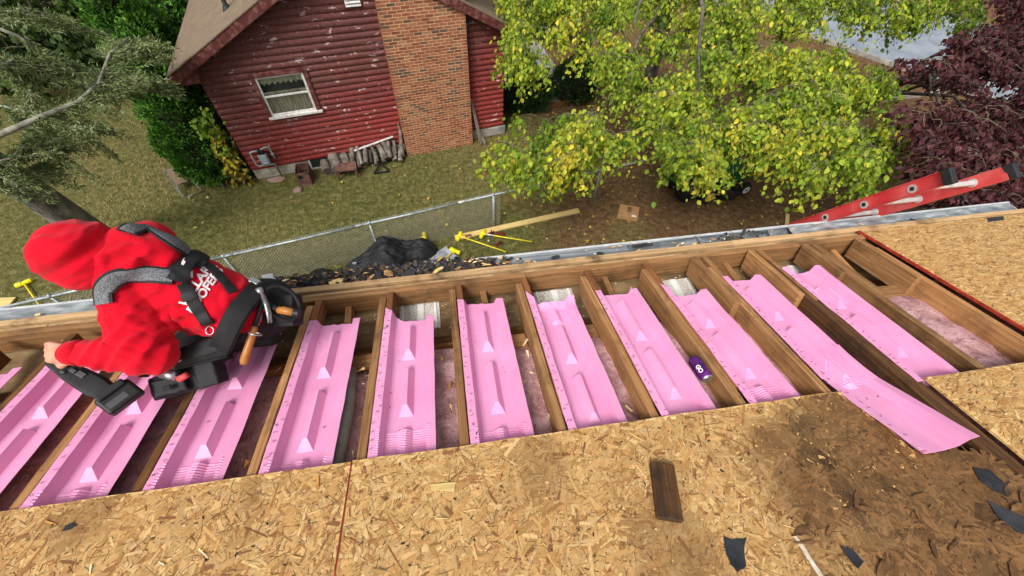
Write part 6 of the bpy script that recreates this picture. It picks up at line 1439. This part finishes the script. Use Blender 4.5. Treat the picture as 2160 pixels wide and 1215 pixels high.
# trousers and boots
mb = MB()
for a, ra, b, rb_ in ((D(505, 662, 1.80), .132, PEL, .135), (HIPL, .115, KNL, .082), (KNL, .08, FTL, .062), (HIPR, .115, KNR, .082), (KNR, .08, FTR, .062), (PEL, .13, HIPL, .115), (PEL, .13, HIPR, .115)): caps(mb, a, ra, b, rb_)
mobj('trousers', remesh(mb, .011, 'trousers', 4, lambda p, n: .010 * noise.noise(p * 9)), MAT['trouser'], person, smooth=True)
for f_ in (FTL, FTR):
    mb = MB(); caps(mb, f_, .056, f_ + Vector((.09, 0, -.025)), .045); caps(mb, f_ + Vector((.09, 0, -.02)), .04, f_ + Vector((.11, 0, .03)), .03)
    mobj('boot', remesh(mb, .011, 'boot', 3), MAT['black_rubber'], person, smooth=True)
# print on the back, laid on the cloth
def onback(px, py, lift=.003):
    d = ray(px, py).normalized(); loc, nor, i, ds = hbv.ray_cast(CAMP, d)
    if loc is None:
        loc, nor, i, ds = hbv.find_nearest(D(px, py, 1.65))
    return loc + nor * lift, nor
MAT['white_print'] = simple('white_print', [srgb(226, 214, 216), srgb(238, 230, 230)], 30, .8)
def backtext(s, px, py, ang, size, name='print'):
    tc = bpy.data.curves.new('t', 'FONT'); tc.body = s; tc.size = 1.0; tc.offset = .035; tc.resolution_u = 3; me = evaluated(bpy.data.objects.new('tmp', tc))
    bm = bmesh.new(); bm.from_mesh(me); bmesh.ops.triangulate(bm, faces=bm.faces)
    for _ in range(2): 
        es = [e for e in bm.edges if e.calc_length() > .25]
        if es: bmesh.ops.subdivide_edges(bm, edges=es, cuts=1)
    ca, sa = math.cos(ang), math.sin(ang)
    for v_ in bm.verts:
        x, y = v_.co.x * size, v_.co.y * size; v_.co = onback(px + x * ca + y * sa * 1.0 * -1 * -1 * (-1) * -1, py + x * sa - y * ca, .0035)[0]
    bm.to_mesh(me); bm.free(); me.materials.clear(); return mobj(name, me, MAT['white_print'], hood)
ta = math.radians(-56)
backtext('WILLAR', 392, 648, ta, 27); backtext('ROOFERS', 408, 663, ta, 26); backtext('V', 396, 590, ta + .5, 34)

# ------------------------------------------------------------------ tool belt with braces
belt = thing('tool_belt', 'black leather tool belt with padded grey braces worn by the roofer', 'tool belt', WST)
def strap(pxs, w, th, name, mat, parent, lift=.004, n=26, wfn=None):
    pts = []; m = len(pxs) - 1
    for i in range(n + 1):
        u = i / n * m; k = min(m - 1, int(u)); f = u - k; a, b = pxs[k], pxs[k + 1]
        # smooth the polyline a little
        pts.append((a[0] + (b[0] - a[0]) * f, a[1] + (b[1] - a[1]) * f))
    for _ in range(6): pts = [pts[0]] + [((pts[i - 1][0] + 2 * pts[i][0] + pts[i + 1][0]) / 4, (pts[i - 1][1] + 2 * pts[i][1] + pts[i + 1][1]) / 4) for i in range(1, n)] + [pts[-1]]
    S = [onback(x, y, 0) for x, y in pts]; P_ = [s[0] for s in S]; N_ = [s[1] for s in S]
    for _ in range(3):
        N_ = [N_[0]] + [(N_[i - 1] + N_[i] * 2 + N_[i + 1]).normalized() for i in range(1, n)] + [N_[-1]]; P_ = [P_[0]] + [(P_[i - 1] + P_[i] * 2 + P_[i + 1]) / 4 for i in range(1, n)] + [P_[-1]]
    mbs = MB(); vs = []
    for i in range(n + 1):
        tg = (P_[min(i + 1, n)] - P_[max(0, i - 1)]).normalized(); sd = tg.cross(N_[i]).normalized(); ww = (wfn(i / n) if wfn else 1) * w / 2
        base = P_[i] + N_[i] * lift
        for a, h in ((-1, 0), (-1, th * .7), (-.8, th), (-.3, th * 1.15), (.3, th * 1.15), (.8, th), (1, th * .7), (1, 0)): vs.append(base + sd * a * ww + N_[i] * h)
    fs = []
    for i in range(n):
        for j in range(7): fs.append((i * 8 + j, i * 8 + j + 1, (i + 1) * 8 + j + 1, (i + 1) * 8 + j))
    fs += [tuple(range(8)), tuple(n * 8 + j for j in range(7, -1, -1))]
    mbs.add(vs, fs); return mbs.build(name, mat, parent, smooth=False, sharp=40)
near = [(222, 640), (217, 615), (232, 590), (268, 577), (315, 578), (370, 586)]; far = [(268, 492), (285, 480), (320, 485), (360, 508), (395, 532)]
for p_, nm in ((near, 'a'), (far, 'b')):
    b_ = strap(p_, .068, .008, 'padded_brace', MAT['nylon'], belt, lift=.002); strap(p_, .05, .007, 'mesh_pad', MAT['grey_mesh'], b_, lift=.0065)
strap([(362, 592), (380, 566), (398, 545), (425, 540)], .075, .012, 'yoke', MAT['nylon'], belt, lift=.004, wfn=lambda u: .85 + .3 * math.sin(u * 3.1))
strap([(376, 596), (388, 570), (403, 552)], .06, .010, 'yoke_pad', MAT['nylon'], belt, lift=.012)
strap([(385, 598), (400, 620), (420, 655), (438, 682)], .046, .005, 'back_brace', MAT['nylon'], belt); strap([(420, 545), (445, 566), (470, 590), (492, 618)], .038, .005, 'back_brace', MAT['nylon'], belt)
strap([(412, 552), (430, 562)], .042, .009, 'buckle', MAT['black_rubber'], belt, lift=.006, n=6); strap([(396, 618), (404, 630)], .052, .009, 'buckle', MAT['black_rubber'], belt, lift=.006, n=6)
# emblem on the yoke: a white flame-like mark
mb = MB(); fl_ = [(384, 562), (387, 556), (391, 553), (390, 559), (394, 563), (390, 570), (385, 568)]
c0, nn0 = onback(388, 562, .026); vs = [onback(x, y, .0275)[0] for x, y in fl_]; mb.add(vs, [tuple(range(len(vs)))]); mb.build('emblem', MAT['white_print'], belt)
# D ring
def ring(c, r, nrm, rad, name, mat, parent):
    u = nrm.orthogonal().normalized(); w = nrm.cross(u); mb = MB(); mb.tube([c + (u * math.cos(a) + w * math.sin(a)) * r for a in [2 * math.pi * i / 18 for i in range(19)]], rad, 6, False); return mb.build(name, mat, parent, smooth=True)
rc, rn = onback(447, 697, .012); ring(rc, .017, rn, .0025, 'ring', MAT['alu'], belt)
# the belt itself: a band round the waist
def band(cen, axis, ra, rb_, w, th, name, mat, parent, n=48, tilt=0.0):
    u = axis.cross(Vector((0, 0, 1))).normalized(); v = axis.cross(u).normalized(); mb = MB(); vs = []; fs = []
    for i in range(n):
        a = 2 * math.pi * i / n; r_ = u * math.cos(a) * ra + v * math.sin(a) * rb_; o_ = (u * math.cos(a) + v * math.sin(a)); wob = .006 * math.sin(3 * a + 1)
        for s, h in ((-1, 0), (-.9, th), (0, th * 1.2), (.9, th), (1, 0)): vs.append(cen + r_ + axis * (s * w / 2 + wob) + o_ * h)
    for i in range(n):
        for j in range(4): fs.append((i * 5 + j, i * 5 + j + 1, ((i + 1) % n) * 5 + j + 1, ((i + 1) % n) * 5 + j))
    mb.add(vs, fs); return mb.build(name, mat, parent, sharp=40)
bc = D(505, 668, 1.785); spine = (NK - WST).normalized(); band(bc, spine, .160, .158, .085, .014, 'belt', MAT['nylon'], belt); band(bc - spine * .012, spine, .170, .168, .045, .012, 'belt_pad', MAT['trouser'], belt)
# pouches
def pouch(parts, name):
    mb = MB()
    for c, r, M_ in parts:
        if len(r) == 4: mb.ball(c, r[:3], 18, 12, M_)
        else: mb.box(c, r, M_)
    return mobj(name, remesh(mb, .007, name, 5, lambda p, n: .004 * noise.noise(p * 16) - .004 * abs(noise.noise(p * 30))), MAT['nylon'], belt, smooth=True)
PM, _ = frame(D(330, 815, 1.72), D(465, 775, 1.76), CAMP - D(400, 795, 1.72))
pn = pouch([(D(400, 800, 1.77), (.25, .105, .12), PM), (D(365, 812, 1.70), (.13, .075, .06), PM), (D(446, 786, 1.72), (.085, .115, .09), PM), (D(425, 752, 1.77), (.22, .10, .09), PM)], 'pouch')
strap_ = [D(330, 750, 1.66), D(395, 757, 1.655), D(455, 740, 1.67), D(505, 712, 1.70)]; mb = MB(); mb.tube(strap_, .012, 8); mb.build('pouch_flap', MAT['nylon'], pn, smooth=True)
P2, _ = frame(D(555, 650, 1.85), D(630, 645, 1.85), CAMP - D(590, 650, 1.85)); pr = pouch([(D(586, 645, 1.90), (.10, .085, .09, 0), P2), (D(602, 655, 1.88), (.13, .15, .10), P2), (D(560, 640, 1.88), (.09, .13, .14), P2), (D(548, 612, 1.88), (.07, .08, .08), P2)], 'pouch')
ring(D(596, 640, 1.79), .062, (CAMP - D(596, 640, 1.8)).normalized() + Vector((.4, 0, .3)), .010, 'pouch_rim', MAT['nylon'], pr)
mb = MB(); mb.prism([D(548, 628, 1.76), D(560, 628, 1.76), D(564, 655, 1.75), D(552, 652, 1.75)], (0, 0, -.02)); mb.build('orange_panel', simple('orange_tool', [srgb(206, 70, 34), srgb(228, 96, 50)], 9, .5), pr)
mb = MB(); mb.bar(D(528, 592, 1.78), D(548, 600, 1.78), .03, .035); bevel(mb.build('tape_measure', MAT['alu'], pr), .006, 2)
for a_, b_, r_, m_ in ((D(345, 788, 1.665), D(372, 792, 1.655), .022, 'alu'), (D(378, 800, 1.655), D(396, 790, 1.655), .014, 'ladder_red')):
    mb = MB(); mb.tube([a_, b_], r_, 12); mb.build('pouch_content', MAT[m_], pn, smooth=True)

# flap panel over the near pouch, small pockets and loops
V = []; nu, nv = 16, 8
fa_, fb_, fc_, fd_ = D(362, 742, 1.66), D(505, 690, 1.69), D(480, 752, 1.69), D(372, 778, 1.665)
for j in range(nv + 1):
    for i in range(nu + 1):
        p_ = fa_.lerp(fb_, i / nu).lerp(fd_.lerp(fc_, i / nu), j / nv); V.append(tuple(p_ + (CAMP - p_).normalized() * (.022 * math.sin(j / nv * 3.1) + .006 * noise.noise(p_ * 22))))
fo = mobj('pouch_panel', mesh_np('pouch_panel', V, [(j * (nu + 1) + i, j * (nu + 1) + i + 1, (j + 1) * (nu + 1) + i + 1, (j + 1) * (nu + 1) + i) for j in range(nv) for i in range(nu)]), MAT['nylon'], pn, smooth=True); so_ = fo.modifiers.new('t', 'SOLIDIFY'); so_.thickness = .006
mb = MB(); mb.tube([fd_ + (CAMP - fd_).normalized() * .012, fd_.lerp(fc_, .5) + (CAMP - fd_).normalized() * .014, fc_ + (CAMP - fc_).normalized() * .012], .005, 6); mb.build('panel_binding', MAT['trouser'], fo, smooth=True)
c_ = fa_.lerp(fd_, .6).lerp(fb_.lerp(fc_, .6), .08) + (CAMP - fa_).normalized() * .03; u_ = (fb_ - fa_).normalized(); w_ = (fd_ - fa_).normalized()
mb = MB(); mb.add([c_ + u_ * a + w_ * b for a, b in ((-.008, 0), (-.003, -.006), (.006, -.005), (.009, .001), (.003, .006), (-.004, .005))], [(0, 1, 2, 3, 4, 5)]); mb.build('emblem', MAT['white_print'], fo)
for q in (.25, .5, .75):
    p_ = fa_.lerp(fb_, q) + (CAMP - fa_).normalized() * .012; mb = MB(); mb.bar(p_, p_ + w_ * .05, .016, .006, CAMP - p_); bevel(mb.build('web_loop', MAT['trouser'], fo), .002)
mb = MB(); mb.box(D(352, 818, 1.645), (.03, .022, .008), PM); bevel(mb.build('fastener_clip', MAT['trouser'], pn), .002)

# hammers hanging from the belt
MAT['orange_wood'] = simple('varnished_handle', [srgb(150, 92, 40), srgb(184, 122, 60)], 14, .4, stretch=(1, 1, 1))
MAT['steel'] = simple('hammer_steel', [srgb(140, 144, 146), srgb(182, 186, 188)], 12, .35, metal=.7)
def hammer(h, e, claw_dir, label):
    r = thing('claw_hammer', label, 'hammer', h); d = (e - h).normalized(); L = (e - h).length
    mb = MB(); mb.tube([h, h + d * L * .45], [.010, .012], 10); mb.build('shaft', MAT['black_plastic'], r, smooth=True)
    mb = MB(); mb.tube([h + d * L * .42, h + d * L * .5, h + d * L * .72, h + d * L * .95, e], [.012, .016, .0165, .019, .013], 12); mb.build('handle', MAT['orange_wood'], r, smooth=True)
    c_ = claw_dir.normalized(); s = d.cross(c_).normalized(); mb = MB(); mb.tube([h - c_ * .05, h - c_ * .028, h - c_ * .026, h], [.015, .015, .010, .013], 12); hd_ = mb.build('head', MAT['steel'], r, smooth=True)
    for q in (-1, 1):
        mb = MB(); mb.tube([h, h + c_ * .03 + s * q * .004, h + c_ * .06 + d * .012 + s * q * .008, h + c_ * .085 + d * .032 + s * q * .011], [.012, .010, .007, .003], 8); mb.build('claw', MAT['steel'], hd_, smooth=True)
    return r
hammer(D(556, 630, 1.73), D(513, 768, 1.72), D(580, 678, 1.73) - D(556, 630, 1.73), 'claw hammer hanging from the belt, its wooden handle over the pink vent')
hk = ring(D(538, 704, 1.70), .026, (D(513, 768, 1.72) - D(556, 630, 1.73)).normalized(), .003, 'hammer_loop', MAT['alu'], belt)
r = thing('roofing_hatchet', 'hatchet with an orange handle and black cap stuck in the rear pouch', 'hatchet', D(585, 652, 1.76))
mb = MB(); mb.tube([D(588, 654, 1.76), D(600, 655, 1.755), D(622, 660, 1.75)], [.016, .0185, .016], 12); mb.build('handle', MAT['orange_wood'], r, smooth=True)
mb = MB(); mb.tube([D(620, 659, 1.75), D(632, 662, 1.75)], [.019, .019], 10); mb.build('handle_cap', MAT['black_plastic'], r, sharp=40)
mb = MB(); mb.tube([D(562, 642, 1.765), D(588, 654, 1.76)], [.013, .015], 10); mb.build('shaft', MAT['black_plastic'], r, smooth=True)
# power tool in the hand
tool = thing('cordless_tool', 'black cordless power tool with a battery held in the left hand', 'power tool', D(190, 805, 1.58))
MAT['grip'] = simple('rubber_grip', [srgb(24, 25, 27), srgb(40, 42, 45)], 12, .7, bump=.3, bscale=160)
MAT['tool_grey'] = simple('tool_grey', [srgb(64, 66, 68), srgb(84, 86, 88)], 10, .5)
ta0, tb0 = D(118, 768, 1.56), D(235, 832, 1.60); TM, TL = frame(ta0, tb0, CAMP - ta0); 
def tl(x, y, z): return ta0 + TM @ Vector((x, y, z))
mb = MB(); secs = [(-.02, .020, .022), (.02, .026, .026), (.06, .034, .032), (.12, .040, .036), (.17, .042, .036), (.21, .034, .034), (.25, .034, .034)]; vs = []; fs = []
for x, hy, hz in secs:
    for a in range(12):
        an = 2 * math.pi * a / 12; cx_, sx_ = math.cos(an), math.sin(an); e = .55
        vs.append(tl(x, hy * math.copysign(abs(cx_) ** e, cx_), hz * math.copysign(abs(sx_) ** e, sx_)))
for i in range(len(secs) - 1):
    for a in range(12): fs.append((i * 12 + a, i * 12 + (a + 1) % 12, (i + 1) * 12 + (a + 1) % 12, (i + 1) * 12 + a))
fs += [tuple(range(11, -1, -1)), tuple((len(secs) - 1) * 12 + a for a in range(12))]; mb.add(vs, fs); bd_ = mb.build('housing', MAT['grip'], tool, sharp=35)
for x, y, w_, h_ in ((.075, .008, .022, .014), (.105, .010, .03, .02), (.055, -.012, .016, .01)):
    mb = MB(); mb.box(tl(x, y, .036), (w_, h_, .008), TM); bevel(mb.build('button', MAT['tool_grey'], bd_), .002, 2)
B0 = D(254, 838, 1.60); BM = TM @ Matrix.Rotation(-.12, 3, 'Z'); mb = MB(); mb.box(B0, (.085, .125, .062), BM); bat = bevel(mb.build('battery', MAT['black_plastic'], tool), .012, 3)
mb = MB(); mb.box(B0 + BM @ Vector((-.035, 0, .012)), (.03, .10, .066), BM); bevel(mb.build('battery_shoe', MAT['grip'], bat), .008, 2)
mb = MB(); mb.box(B0 + BM @ Vector((.012, -.012, .0315)), (.026, .07, .002), BM); mb.build('battery_label', MAT['tool_grey'], bat)

bpy.data.scenes.remove(TMP)
